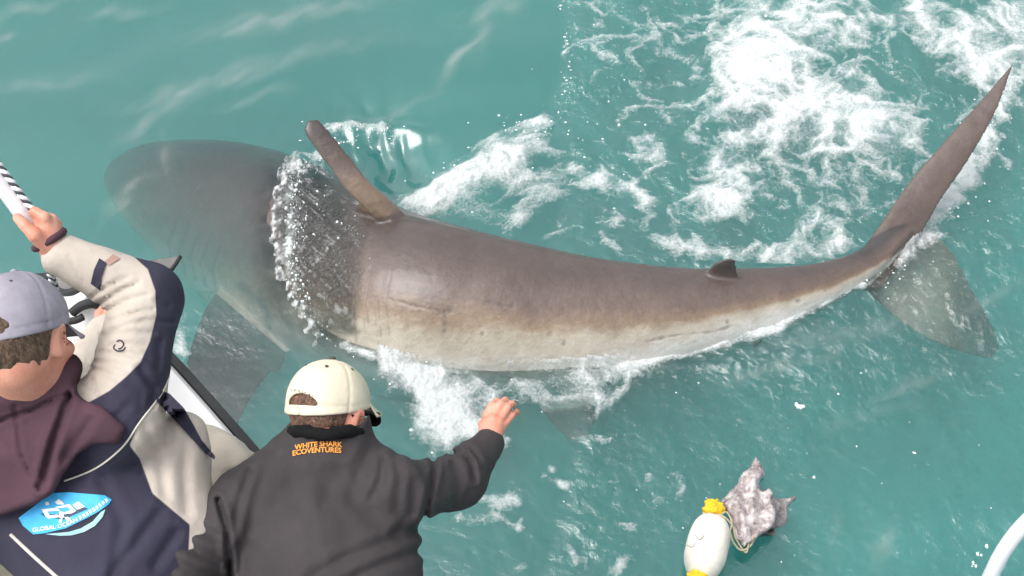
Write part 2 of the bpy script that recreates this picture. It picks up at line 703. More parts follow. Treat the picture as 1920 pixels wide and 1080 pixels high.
def fin(secs, thick, n=14, m=28):
    """blade lofted between a leading and a trailing edge; secs = (leading px, trailing px, z lead, z trail)"""
    Lp = spline([P(a[0], a[1], z0) for a, b, z0, z1 in secs], m)
    Tp = spline([P(b[0], b[1], z1) for a, b, z0, z1 in secs], m)
    mid = (Lp + Tp) / 2
    span = np.gradient(mid, axis=0)
    vs, fs = [], []
    for i in range(m):
        ch = Tp[i] - Lp[i]
        nrm_ = np.cross(ch, span[i])
        nrm_ /= np.linalg.norm(nrm_) + 1e-9
        th = thick * (1 - 0.6 * i / (m - 1)) * min(1, 0.35 + np.linalg.norm(ch) / 0.25)
        a = np.arange(n) * 2 * math.pi / n
        x = 0.5 - 0.5 * np.cos(a)
        prof = np.sin(a) * (0.55 + 0.45 * np.cos(a * 0.5) ** 2)
        vs.append(Lp[i] + x[:, None] * ch + (prof * th * 0.5)[:, None] * nrm_)
    for i in range(m - 1):
        for j in range(n):
            fs.append((i * n + j, i * n + (j + 1) % n, (i + 1) * n + (j + 1) % n, (i + 1) * n + j))
    fs += [tuple(range(n - 1, -1, -1)), tuple(range((m - 1) * n, m * n))]
    return np.concatenate(vs), fs


FINS = {
    'dorsal': ([((733, 446), (770, 432), .16, .16), ((716, 424), (762, 405), .21, .22), ((682, 390), (730, 372), .30, .31), ((647, 354), (695, 342), .37, .38),
                ((617, 314), (664, 303), .44, .45), ((590, 279), (636, 268), .50, .51), ((570, 248), (612, 238), .55, .555), ((574, 227), (598, 223), .575, .575)], .085),
    'dorsal_root': ([((742, 452), (756, 432), .05, .21), ((700, 440), (732, 408), .05, .26), ((668, 430), (702, 376), .04, .33), ((655, 424), (682, 358), .03, .36)], .05),
    'second': ([((1300, 540), (1385, 542), .06, .06), ((1322, 514), (1386, 522), .17, .17), ((1338, 494), (1382, 500), .24, .24), ((1362, 484), (1380, 486), .28, .28)], .06),
    'upper': ([((1585, 540), (1650, 545), -.02, -.02), ((1606, 484), (1690, 498), .05, .0), ((1655, 412), (1728, 440), .12, .06), ((1706, 338), (1768, 372), .19, .15), ((1768, 266), (1818, 300), .28, .25),
               ((1838, 188), (1868, 212), .37, .36), ((1896, 121), (1900, 125), .45, .45)], .07),
    'lower': ([((1585, 500), (1650, 470), -.0, .0), ((1625, 545), (1735, 430), -.05, -.02), ((1660, 582), (1786, 470), -.15, -.13), ((1722, 628), (1828, 545), -.25, -.26), ((1796, 660), (1862, 606), -.34, -.35),
               ((1858, 674), (1876, 650), -.42, -.42)], .06),
    'pectoral': ([((430, 520), (560, 600), -.42, -.40), ((390, 566), (530, 690), -.26, -.26), ((362, 630), (510, 700), -.17, -.17), ((348, 690), (486, 730), -.13, -.13), ((362, 760), (450, 790), -.12, -.12), ((400, 830), (425, 842), -.12, -.12)], .07),
    'far_pectoral': ([((520, 430), (650, 500), -.5, -.45), ((470, 420), (620, 470), -.75, -.72), ((520, 400), (610, 430), -1.1, -1.1), ((600, 400), (630, 410), -1.35, -1.35)], .07),
    'pelvic': ([((985, 690), (1090, 700), -.2, -.2), ((1000, 745), (1110, 752), -.26, -.26), ((1030, 790), (1118, 788), -.32, -.32), ((1064, 826), (1104, 820), -.37, -.37)], .045),
    'anal': ([((1370, 610), (1430, 600), -.1, -.1), ((1385, 640), (1432, 632), -.16, -.16), ((1412, 655), (1430, 650), -.2, -.2)], .03),
}
av, af = [sv], list(sf)
base = len(sv)
for nm, (secs, th) in FINS.items():
    v_, f_ = fin(secs, th)
    av.append(v_)
    af += [tuple(base + k for k in q) for q in f_]
    base += len(v_)
me = bpy.data.meshes.new('shark_raw')
me.from_pydata([tuple(map(float, q)) for q in np.concatenate(av)], [], af)
bm = bmesh.new()
bm.from_mesh(me)
bmesh.ops.recalc_face_normals(bm, faces=bm.faces)
bm.to_mesh(me)
bm.free()
tmp = bpy.data.objects.new('shark_raw', me)
sc.collection.objects.link(tmp)
md = tmp.modifiers.new('r', 'REMESH')
md.mode = 'VOXEL'
md.voxel_size = 0.0075
md = tmp.modifiers.new('s', 'SMOOTH')
md.iterations = 8
md.factor = 0.5
dg = bpy.context.evaluated_depsgraph_get()
me2 = bpy.data.meshes.new_from_object(tmp.evaluated_get(dg))
bpy.data.objects.remove(tmp)
n = len(me2.vertices)
co = np.empty(n * 3, np.float32)
me2.vertices.foreach_get('co', co)
co = co.reshape(-1, 3).astype(float)
# where along the spine, and how far round from the back
best = np.full(n, 1e9)
bi = np.zeros(n, int)
for i in range(NS):
    d = np.abs((co - cen[i]) @ tan[i]) * 3 + np.linalg.norm(co - cen[i], axis=1) * 0.05
    k = d < best
    best[k] = d[k]
    bi[k] = i
rel = co - cen[bi]
dist = np.linalg.norm(rel, axis=1)
cosd = np.sum(rel * DOR[bi], 1) / (dist + 1e-9)
lat = np.sum(rel * LAT[bi], 1) / (dist + 1e-9)
sS = bi / (NS - 1)
edge = 0.0 + 0.05 * noise3(co, 9, 3) + 0.035 * noise3(co, 24, 4)
shade = np.clip(0.5 - 0.5 * (cosd + edge), 0, 1)          # 0 back, 1 belly
shade = shade * 0.92 + 0.06
# the pale flank sits higher behind the gills
shade -= 0.12 * (1 - smooth(0.22, 0.42, sS))
shade += 0.10 * smooth(0.55, 0.7, sS) * smooth(0.36, 0.5, shade)
shade += 0.05 * np.exp(-((sS - 0.55) / 0.25) ** 2) - 0.10 * smooth(0.8, 0.9, sS)
isfin = smooth(1.12, 1.3, dist / rad[bi])
su, svv = proj(co)
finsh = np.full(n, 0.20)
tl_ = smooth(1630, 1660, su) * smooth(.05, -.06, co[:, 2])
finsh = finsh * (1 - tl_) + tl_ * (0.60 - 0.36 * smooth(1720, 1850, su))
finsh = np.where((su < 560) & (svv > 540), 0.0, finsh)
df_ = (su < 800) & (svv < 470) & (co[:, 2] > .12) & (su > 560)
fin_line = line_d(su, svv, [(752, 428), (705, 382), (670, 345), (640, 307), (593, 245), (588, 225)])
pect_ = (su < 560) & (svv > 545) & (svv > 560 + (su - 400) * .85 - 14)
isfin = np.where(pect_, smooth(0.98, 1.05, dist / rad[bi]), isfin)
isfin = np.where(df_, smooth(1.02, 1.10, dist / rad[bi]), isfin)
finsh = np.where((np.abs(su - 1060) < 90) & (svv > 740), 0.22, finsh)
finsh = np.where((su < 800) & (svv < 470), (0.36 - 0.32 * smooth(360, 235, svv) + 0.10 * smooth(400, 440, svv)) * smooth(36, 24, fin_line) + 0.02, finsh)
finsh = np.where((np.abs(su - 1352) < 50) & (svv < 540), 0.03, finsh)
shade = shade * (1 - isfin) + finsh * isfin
# scars, gill slits and creases with their own shapes
mark = np.zeros(n)
up_side = lat * np.sign((LAT[bi] @ np.array([0, -0.6, 0.8]))) > -0.2


def scar(pts, w_, amp):
    global mark
    d = line_d(su, svv, pts) + 3.0 * noise3(co, 40, 8)
    mark = np.maximum(mark, amp * np.exp(-(np.maximum(d, 0) / w_) ** 2) * up_side)


scar([(450, 535), (470, 550), (488, 568)], 11, .75)
scar([(486, 562), (498, 585), (505, 615)], 6, .75)
scar([(822, 588), (845, 583)], 5, .55)
scar([(834, 588), (833, 620)], 5.5, .6)
scar([(728, 560), (780, 575), (840, 585)], 2.2, .45)
scar([(1212, 640), (1270, 628), (1335, 622), (1380, 610)], 2.0, .5)
scar([(690, 550), (720, 535), (800, 545)], 2, .3)
scar([(770, 470), (765, 500)], 4, .35)
for k in range(7):
    x0 = 655 + k * 11 + random.uniform(-4, 4)
    scar([(x0 + 10, 520 + random.uniform(-20, 20)), (x0, 570), (x0 + 6, 625 + random.uniform(-20, 20))], 1.8, random.uniform(.18, .4))
scar([(800, 470), (950, 500), (1150, 520), (1300, 528)], 2.2, .16)
scar([(700, 548), (760, 532), (850, 556), (960, 575)], 2.0, .3)
for k in range(5):
    x0 = 318 + k * 20
    scar([(x0 + 18, 405 + k * 12), (x0 - 2, 455 + k * 13), (x0 + 8, 500 + k * 12)], 3.0, .6)
for k in range(46):
    a, b = random.uniform(620, 1560), random.uniform(440, 660)
    scar([(a, b), (a + random.uniform(-6, 6), b + random.uniform(-4, 6))], random.uniform(1.2, 2.4), random.uniform(.25, .6))
# ragged fin edge
for p in me2.polygons:
    p.use_smooth = True
for an, av_ in (('shade', shade), ('mark', np.clip(mark, 0, 1))):
    a = me2.attributes.new(an, 'FLOAT', 'POINT')
    a.data.foreach_set('value', av_.astype(np.float32))
# gill slits and scars are shallow grooves
nr = np.empty(n * 3, np.float32)
me2.vertices.foreach_get('normal', nr)
co2 = co - nr.reshape(-1, 3) * (mark * 0.0035)[:, None]
me2.vertices.foreach_set('co', co2.astype(np.float32).ravel())
me2.materials.clear()
me2.update()
shark = link('great_white_shark', me2, M_SHARK)
tag(shark, 'huge grey shark with pale belly lying at the surface, dorsal fin and tail raised', 'shark')

# ------------------------------------------------------------------ foam
SHARK_T = BVHTree.FromPolygons([tuple(q) for q in co2], [tuple(p.vertices) for p in me2.polygons])


def foam_density(u, v, blobs):
    d = np.zeros_like(u)
    for b in blobs:
        g = gauss(u, v, *b[:5]) * b[5]
        d = np.maximum(d, g) + 0.25 * np.minimum(d, g)
    return d


def foam_patch(name, label, box, blobs, step=0.0065, lift=0.022, thr=0.10, seed=0, stretch=(1, 1, 0), on_shark=False, contrast=1.0, milk=0.34):
    u0, v0, u1, v1 = box
    c = [P(a, b) for a in (u0, u1) for b in (v0, v1)]
    xs = np.arange(min(q[0] for q in c), max(q[0] for q in c), step)
    ys = np.arange(min(q[1] for q in c), max(q[1] for q in c), step)
    X, Y = np.meshgrid(xs, ys, indexing='ij')
    x, y = X.ravel(), Y.ravel()
    u, v = proj(np.stack([x, y, np.zeros_like(x)], -1))
    den = foam_density(u, v, blobs)
    a = R(stretch[2])
    xr = (x * math.cos(a) + y * math.sin(a)) / stretch[0]
    yr = (-x * math.sin(a) + y * math.cos(a)) / stretch[1]
    qx = xr + 0.10 * fbm2(xr * 3.1, yr * 3.1, 3, seed + 1)
    qy = yr + 0.10 * fbm2(xr * 3.1, yr * 3.1, 3, seed + 2)
    lace = ridge2(qx * 4.5, qy * 4.5, 5, seed + 3, 0.6)          # stringy network
    clump = fbm2(qx * 2.2, qy * 2.2, 5, seed + 4, 0.6) * 0.5 + 0.5
    tex = 0.95 * lace + 0.55 * clump - 0.12
    cov = (den * 1.16 + (tex - 0.62) * 1.35 * contrast - 0.36) * smooth(0.03, 0.25, den)
    veil = milk * smooth(0.35, 0.95, den) * (0.55 + 0.45 * clump)
    cov = np.clip(np.maximum(cov, veil), 0, 1.0)
    h = sea_h(x, y)
    lump = np.abs(fbm2(x * 9, y * 9, 5, seed + 6, 0.7))
    z = h + 0.004 + cov * lift * (0.5 + 1.0 * lump)
    keep = (cov > thr).reshape(X.shape)
    if on_shark:
        for k in np.nonzero(cov > thr * .5)[0]:
            hit = SHARK_T.ray_cast(Vector((x[k], y[k], 2.0)), Vector((0, 0, -1)))[0]
            if hit is not None and on_shark > hit.z > z[k] - .003:
                z[k] = hit.z + .003 + cov[k] * .012
    fc = keep[:-1, :-1] | keep[1:, :-1] | keep[1:, 1:] | keep[:-1, 1:]
    vid = np.arange(x.size).reshape(X.shape)
    f = np.stack([vid[:-1, :-1][fc], vid[1:, :-1][fc], vid[1:, 1:][fc], vid[:-1, 1:][fc]], -1)
    f = f[np.ptp(z[f], axis=1) < .05]
    us, inv = np.unique(f, return_inverse=True)
    vtx = np.stack([x, y, z], -1)[us]
    o = mesh_np(name, vtx, inv.reshape(-1, 4), M_FOAM, attrs={'cover': cov[us]})
    tag(o, label, 'foam', kind='stuff')
    return o


foam_patch('wake_foam', 'broad churned white foam spread over the water above the tail', (1020, -60, 2000, 500), [
    (1430, 120, 95, 120, 0, 1.05), (1395, 150, 60, 90, 0, 1.1), (1520, 50, 150, 80, 0, .86), (1490, 215, 150, 110, 10, .80), (1375, 300, 70, 100, 10, .74),
    (1620, 250, 140, 80, 15, .82), (1580, 180, 110, 80, 0, .66), (1680, 240, 60, 60, 0, .78), (1350, 375, 60, 45, 0, .86), (1545, 415, 70, 90, 0, .62), (1720, 30, 80, 70, 0, .74),
    (1790, 80, 110, 60, 15, .78), (1870, 120, 90, 80, 0, .9), (1900, 40, 90, 70, 0, .82), (1840, 220, 50, 60, 0, .6), (1905, 300, 50, 40, 0, .5),
    (1260, 470, 60, 22, 0, .75), (1400, 483, 130, 22, 0, .80), (1500, 478, 90, 24, -5, .84), (1580, 455, 40, 30, -20, .6), (1330, 462, 60, 30, 0, .62),
    (1130, 345, 80, 24, 12, .86), (1090, 330, 40, 18, 20, .8), (1205, 372, 70, 24, 18, .66), (1250, 400, 40, 30, 0, .45), (1215, 300, 50, 50, 0, .5),
    (1190, 210, 60, 60, 0, .36), (1140, 90, 80, 80, 0, .36), (1100, 40, 60, 60, 0, .36), (1260, 60, 90, 60, 0, .42), (1300, 200, 60, 120, 0, .45), (1110, 420, 120, 30, 0, .42),
    (1060, 100, 9, 130, 0, .40), (1180, 470, 120, 26, 6, .45), (1470, 360, 80, 60, 0, .45), (1660, 340, 60, 60, 0, .5)], seed=40)
foam_patch('fin_wash_foam', 'thick white wash streaming off the raised dorsal fin', (700, 190, 1100, 470), [
    (800, 372, 60, 26, -14, 1.25), (860, 352, 90, 40, -22, 1.3), (930, 318, 90, 46, -30, 1.2), (985, 275, 55, 36, -35, 1.0), (1010, 235, 30, 22, -45, .8), (1000, 350, 70, 40, 10, .7),
    (880, 400, 110, 26, 8, .75), (960, 420, 100, 24, 10, .55), (1040, 300, 30, 50, 0, .5)], seed=60, lift=0.05, stretch=(2.2, 1, 30))
foam_patch('belly_foam', 'white bow wave foam between the flank and the reaching hand', (600, 600, 1240, 870), [
    (745, 672, 40, 34, 30, 1.1), (790, 705, 70, 44, 40, 1.4), (835, 755, 76, 54, 45, 1.35), (880, 790, 56, 44, 40, 1.1), (845, 815, 40, 40, 0, .85), (720, 700, 26, 24, 0, .8), (800, 800, 30, 30, 0, .6),
    (905, 740, 50, 40, 0, .7), (960, 678, 30, 14, 0, 1.1), (1040, 684, 46, 15, -6, 1.1), (1125, 676, 56, 14, -8, 1.1), (1090, 712, 100, 28, -8, .86), (1010, 745, 90, 30, 12, .6), (1130, 745, 50, 22, -20, .9),
    (1000, 720, 60, 20, 0, .7), (1105, 770, 30, 20, 0, .6), (1190, 700, 50, 14, -14, .62)], seed=80, lift=0.035, stretch=(1.5, 1, -45), on_shark=.05)
foam_patch('flank_foam', 'thin white foam line along the waterline of the pale belly', (1140, 540, 1760, 720), [
    (1180, 684, 60, 12, -12, 1.0), (1250, 668, 70, 12, -12, 1.1), (1340, 648, 70, 11, -12, 1.05), (1430, 628, 50, 12, -12, 1.15), (1480, 606, 40, 10, -16, 1.0), (1545, 575, 40, 9, -25, .95), (1590, 552, 34, 9, -34, 1.0),
    (1625, 530, 36, 10, -40, 1.1), (1665, 498, 34, 10, -40, 1.1)], seed=100, lift=0.012)
foam_patch('tail_foam', 'white splash running along the trailing edge of the raised tail', (1600, 150, 1960, 560), [
    (1700, 460, 40, 44, 20, 1.0), (1725, 425, 50, 30, -30, 1.15), (1775, 372, 44, 28, -40, 1.35), (1812, 322, 28, 48, 25, 1.25), (1846, 262, 26, 50, 25, 1.2), (1880, 200, 24, 46, 20, 1.15),
    (1730, 460, 40, 24, -30, .75), (1890, 150, 20, 40, 0, .9), (1690, 470, 30, 20, -40, .8)], seed=120, lift=0.03, on_shark=.07)
foam_patch('bubble_foam', 'scattered bubbles and foam flecks drifting beside the boat', (760, 820, 1300, 1150), [
    (930, 840, 40, 26, 0, .55), (1005, 850, 30, 14, 40, .6), (1035, 885, 16, 10, 40, .85), (1050, 910, 16, 9, 40, 1.0), (1025, 900, 22, 9, 30, .8), (1060, 912, 10, 12, 0, .8),
    (955, 945, 24, 18, 0, .7), (925, 940, 40, 30, 0, .5), (910, 985, 60, 30, 0, .55), (975, 985, 9, 22, 15, .8), (1070, 1030, 10, 28, -25, .75), (1105, 1070, 10, 30, -20, .6), (1180, 1000, 24, 30, 10, .62),
    (1185, 1040, 20, 30, 20, .5), (1215, 890, 14, 18, -30, .7), (1160, 870, 30, 30, 0, .45), (1140, 900, 22, 10, 0, .5), (860, 975, 40, 14, 0, .5), (1270, 900, 20, 40, 0, .42),
    (1240, 935, 30, 20, 0, .4), (1000, 1040, 70, 40, 0, .42), (1160, 1060, 30, 14, -40, .6), (1120, 830, 40, 26, 0, .45)], seed=140, lift=0.008)
foam_patch('curtain_foam', 'broken white edge of water sliding off the back beside the dorsal fin', (500, 210, 760, 720), [
    (600, 290, 30, 14, -30, .85), (556, 318, 20, 22, 0, .95), (546, 370, 13, 40, 0, .9), (548, 440, 13, 40, 0, .85), (545, 480, 10, 26, 0, .8), (560, 550, 8, 50, -12, .66), (590, 610, 30, 12, 20, .7),
    (640, 240, 50, 9, -8, .8), (690, 238, 50, 8, 4, .6), (600, 370, 40, 60, 0, .48), (640, 420, 60, 24, 10, .46), (570, 620, 40, 14, 0, .5), (650, 650, 40, 12, 40, .7), (690, 670, 26, 14, 30, .8)], seed=180, lift=0.02, step=0.005, on_shark=.22)
foam_patch('stray_foam', 'small foam flecks at the edge of the white gunwale', (300, 590, 380, 700), [
    (340, 635, 14, 30, 0, .9), (335, 655, 20, 14, 0, .8)], seed=160, lift=0.008)

t = NT('water_sheet')
cv = t.attr('cover')
sp = t.attr('fleck')
hb = t.noise(55, 4, 0.6)
nrm = t.bump(hb, 0.02, 1.0)
fr = t.n('Fresnel', {'IOR': 1.55, 'Normal': nrm}).outputs[0]
g1 = t.n('MixShader', {0: t.math('MULTIPLY', fr, cv), 1: t.n('BsdfTransparent', {'Color': c4(0.80, 0.84, 0.83)}).outputs[0], 2: t.n('BsdfGlossy', {'Roughness': 0.05, 'Normal': nrm}).outputs[0]})
g1.inputs[1].links[0].from_node.inputs['Color'].default_value = c4(1, 1, 1)
t.t.links.new(t.mix(cv, (1, 1, 1), (0.80, 0.84, 0.83)), g1.inputs[1].links[0].from_node.inputs['Color'])
g2 = t.n('MixShader', {0: sp, 1: g1.outputs[0], 2: t.n('BsdfDiffuse', {'Color': c4(0.8, 0.82, 0.82), 'Normal': nrm}).outputs[0]})
t.t.links.new(g2.outputs[0], t.out.inputs['Surface'])
M_SHEET = t.m
SHEET = [(596, 292), (640, 330), (690, 390), (735, 440), (700, 470), (690, 560), (690, 640), (650, 655), (588, 640), (540, 560), (512, 480), (506, 400), (524, 322)]
c_ = [P(a, b) for a in (480, 800) for b in (260, 720)]
xs = np.arange(min(q[0] for q in c_), max(q[0] for q in c_), .006)
ys = np.arange(min(q[1] for q in c_) - .3, max(q[1] for q in c_), .006)
X, Y = np.meshgrid(xs, ys, indexing='ij')
x, y = X.ravel(), Y.ravel()
zz = sea_h(x, y) + .004
for k in range(len(x)):
    hit = SHARK_T.ray_cast(Vector((x[k], y[k], .24)), Vector((0, 0, -1)))[0]
    if hit is not None:
        zz[k] = max(zz[k], hit.z + .004)
u, v = proj(np.stack([x, y, zz], -1))
sd = poly_sd(u + 14 * noise2(u / 22, v / 22, 61), v + 14 * noise2(u / 25, v / 25, 62), SHEET)
flow = ridge2((u * .75 + v * .66) / 70.0, (u * .66 - v * .75) / 13.0, 4, 63, .6)
cov = smooth(4, -22, sd) * (0.25 + 0.75 * smooth(700, 590, u - .25 * (v - 400) + 30 * noise2(u / 40, v / 40, 66))) * smooth(0, -45, sd - 45 * smooth(640, 570, u))
rim = np.exp(-(np.maximum(np.abs(sd + 6) - 3, 0) / 7.0) ** 2) * smooth(640, 560, u + 0 * v)
fleck = .55 * np.clip((flow - .63) * 2.5, 0, 1) * cov * smooth(.45, .75, noise2(u / 26, v / 26, 64) + .55) + rim * np.clip(.3 + 1.3 * fbm2(u / 12, v / 12, 3, 65), 0, 1)
zz = zz + cov * (.004 + .016 * np.clip(flow - .3, 0, 1))
keep = (cov > .05).reshape(X.shape)
fc = keep[:-1, :-1] & keep[1:, :-1] & keep[1:, 1:] & keep[:-1, 1:]
vid = np.arange(x.size).reshape(X.shape)
f = np.stack([vid[:-1, :-1][fc], vid[1:, :-1][fc], vid[1:, 1:][fc], vid[:-1, 1:][fc]], -1)
f = f[np.ptp(zz[f], axis=1) < .06]
us, inv = np.unique(f, return_inverse=True)
tag(mesh_np('water_sheet', np.stack([x, y, zz], -1)[us], inv.reshape(-1, 4), M_SHEET, attrs={'cover': cov[us], 'fleck': np.clip(fleck[us], 0, .9)}),
    'glassy sheet of water sliding over the shoulder in front of the dorsal fin', 'water', kind='stuff')

t = NT('painted_sky_streaks')  # brighter sky mirrored by wave slopes, painted as pale see-through streaks
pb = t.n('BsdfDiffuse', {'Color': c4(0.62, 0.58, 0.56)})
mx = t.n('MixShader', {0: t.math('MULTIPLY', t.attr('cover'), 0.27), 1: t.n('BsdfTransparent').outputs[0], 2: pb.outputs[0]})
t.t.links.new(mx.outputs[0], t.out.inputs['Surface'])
M_REFLECTION = t.m


def painted_reflection(name, label, blobs, seed):  # painted reflection streaks laid just above the sea surface
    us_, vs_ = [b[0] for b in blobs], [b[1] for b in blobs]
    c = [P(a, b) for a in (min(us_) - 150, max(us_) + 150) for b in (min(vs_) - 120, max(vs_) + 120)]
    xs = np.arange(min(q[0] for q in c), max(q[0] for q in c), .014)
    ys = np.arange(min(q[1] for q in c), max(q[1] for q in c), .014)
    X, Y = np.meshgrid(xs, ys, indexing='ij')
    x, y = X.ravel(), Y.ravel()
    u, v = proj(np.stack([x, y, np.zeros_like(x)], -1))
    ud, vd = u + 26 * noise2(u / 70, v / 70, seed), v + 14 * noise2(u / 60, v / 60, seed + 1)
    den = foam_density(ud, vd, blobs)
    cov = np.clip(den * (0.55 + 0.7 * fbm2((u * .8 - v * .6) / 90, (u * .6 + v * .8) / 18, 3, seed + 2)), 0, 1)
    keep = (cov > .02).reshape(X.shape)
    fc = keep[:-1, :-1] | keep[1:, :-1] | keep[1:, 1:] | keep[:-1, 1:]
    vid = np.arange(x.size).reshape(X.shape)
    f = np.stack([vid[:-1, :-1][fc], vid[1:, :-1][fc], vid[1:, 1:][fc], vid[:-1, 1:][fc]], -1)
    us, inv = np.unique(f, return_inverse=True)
    o = mesh_np(name, np.stack([x, y, sea_h(x, y) + .003], -1)[us], inv.reshape(-1, 4), M_REFLECTION, attrs={'cover': cov[us]})
    tag(o, label, 'painted_reflection', kind='stuff')


painted_reflection('painted_sky_streaks', 'pale sky reflections painted as streaks on the glassy water beyond the shark', [
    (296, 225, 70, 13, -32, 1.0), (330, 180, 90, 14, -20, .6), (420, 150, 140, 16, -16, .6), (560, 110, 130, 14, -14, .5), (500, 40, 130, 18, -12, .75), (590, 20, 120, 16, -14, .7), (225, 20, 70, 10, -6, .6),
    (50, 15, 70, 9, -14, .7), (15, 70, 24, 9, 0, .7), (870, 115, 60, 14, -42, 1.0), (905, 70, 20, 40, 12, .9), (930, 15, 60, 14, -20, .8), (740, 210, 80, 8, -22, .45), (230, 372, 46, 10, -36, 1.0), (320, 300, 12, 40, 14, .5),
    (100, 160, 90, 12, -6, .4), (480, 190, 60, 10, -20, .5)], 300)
painted_reflection('painted_near_streaks', 'faint sky reflections painted as streaks on the water between the tail and the bait', [
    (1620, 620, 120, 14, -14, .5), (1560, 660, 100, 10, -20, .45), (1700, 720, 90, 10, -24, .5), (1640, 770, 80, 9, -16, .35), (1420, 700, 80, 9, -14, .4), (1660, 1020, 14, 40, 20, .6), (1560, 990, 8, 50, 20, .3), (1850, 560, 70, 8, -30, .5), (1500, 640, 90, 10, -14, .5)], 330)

# spray: drops thrown up along the curtain and the foam edges
ico = bmesh.new()
bmesh.ops.create_icosphere(ico, subdivisions=1, radius=1)
iv = np.array([q.co[:] for q in ico.verts])
ifc = np.array([[q.index for q in f.verts] for f in ico.faces])
ico.free()


def spray(name, label, pts, seed=0, flat=1.0):
    rs = np.random.RandomState(seed)
    vs, fs, b = [], [], 0
    for (q, r) in pts:
        s3 = r * (0.5 + 1.1 * rs.rand(3)) * np.array([1, 1, flat])
        vs.append(iv * s3 + q)
        fs.append(ifc + b)
        b += len(iv)
    o = mesh_np(name, np.concatenate(vs), np.concatenate(fs), M_DROP)
    tag(o, label, 'spray', kind='stuff')


rs = np.random.RandomState(7)
pts = []
edge_pts = spline(np.array([(640, 265, 0), (600, 285, 0), (552, 318, 0), (543, 360, 0), (548, 420, 0), (541, 470, 0), (555, 540, 0), (572, 590, 0), (605, 630, 0), (670, 660, 0)], float), 200)
for k in range(420):
    e = edge_pts[rs.randint(0, 150 if k % 4 else 200)]
    q = P(e[0] + rs.normal(0, 7) + abs(rs.normal(0, 10)), e[1] + rs.normal(0, 8), 0.12 + 0.10 * rs.rand())
    pts.append((q, 0.0012 + 0.005 * rs.rand() ** 3))
for k in range(80):                                  # water torn off between fin and back
    a, b = rs.rand(), rs.rand()
    px, py = 560 + 150 * a + rs.normal(0, 10), 300 + 150 * b + 40 * a
    if px - 560 > (py - 250) * 1.05: continue
    pts.append((P(px, py, 0.16 + 0.14 * rs.rand()), 0.001 + 0.004 * rs.rand() ** 3))
spray('curtain_spray', 'bright drops of water breaking over the shark in front of its dorsal fin', pts, 1, 1.8)
pts = []
for k in range(700):
    bx = [(880, 330, 110, 40), (1000, 245, 60, 30), (690, 250, 60, 14), (1430, 110, 60, 90), (790, 690, 70, 50), (850, 780, 60, 50), (1780, 380, 40, 40), (1850, 250, 24, 60), (1060, 110, 8, 110),
          (1140, 200, 110, 160), (1640, 515, 60, 36)][rs.randint(0, 11)]
    q = P(bx[0] + rs.normal(0, bx[2] * .7), bx[1] + rs.normal(0, bx[3] * .7), 0.0)
    q[2] = sea_h(q[:1], q[1:2])[0] + 0.004 + 0.03 * rs.rand() ** 2
    pts.append((q, 0.0015 + 0.006 * rs.rand() ** 3))
for k in range(90):
    q = P(rs.uniform(1000, 1900), rs.uniform(640, 1070), 0.01)
    q[2] = sea_h(q[:1], q[1:2])[0] + .002
    pts.append((q, 0.001 + 0.004 * rs.rand() ** 3))
for (a, b, r) in ((1502, 762, .013), (1496, 760, .009), (1836, 1040, .008), (1851, 1026, .006), (1824, 1058, .008), (1832, 1060, .006), (1528, 888, .006), (1716, 847, .006)):
    q = P(a, b, 0.0)
    q[2] = sea_h(q[:1], q[1:2])[0] + .003
    for k in range(4):
        pts.append((q + rs.normal(0, r * .6, 3) * (1, 1, .2), r * 0.7))
spray('surface_flecks', 'scattered white flecks and drops floating over the water', pts, 2, 0.4)

# ------------------------------------------------------------------ boat
M_GEL = plain('white_gelcoat', (0.80, 0.80, 0.79), 0.35, 0.03, 6, 0.001, 30)
M_RUB = plain('black_rubber', (0.025, 0.026, 0.028), 0.6, 0.3)
M_DECK = plain('deck_paint', (0.20, 0.19, 0.145), 0.85, 0.3, 9, 0.003, 300)
M_STEEL = plain('polished_steel', (0.86, 0.85, 0.88), 0.25, 0.04, 5, 0.001, 30, metal=0.35)
M_GREY = plain('grey_metal', (0.16, 0.155, 0.15), 0.5, 0.25, 14)
M_BLACK = plain('black_webbing', (0.018, 0.018, 0.02), 0.7, 0.3)
GZ, DZ = 1.9, 1.05
GE = spline([P(x, y, GZ) for x, y in ((2300, 2600), (1300, 1830), (800, 1240), (470, 850), (320, 680), (216, 574), (150, 534), (70, 520), (-40, 535), (-250, 590), (-700, 760))], 400)
GE = np.array(GE)
gcum = np.concatenate([[0], np.cumsum(np.linalg.norm(np.diff(GE, axis=0), axis=1))])
G0 = P(470, 850, GZ)
g_mid = gcum[np.argmin(np.linalg.norm(GE - G0, axis=1))]
gtan = np.gradient(GE, axis=0)
gtan /= np.linalg.norm(gtan, axis=1)[:, None]
gnor = np.stack([-gtan[:, 1], gtan[:, 0], 0 * gtan[:, 0]], -1)
boat = empty('boat', G0 * [1, 1, 0])
tag(boat, 'white fibreglass boat with a black rubbing strip along its gunwale', 'boat')


def gpt(a, b, z):
    """a metres along the gunwale from its middle, b metres in from the outer edge"""
    c = np.clip(g_mid + a, 0, gcum[-1])
    q = np.array([np.interp(c, gcum, GE[:, k]) for k in range(3)]) + b * np.array([np.interp(c, gcum, gnor[:, k]) for k in range(3)])
    return np.array([q[0], q[1], z])


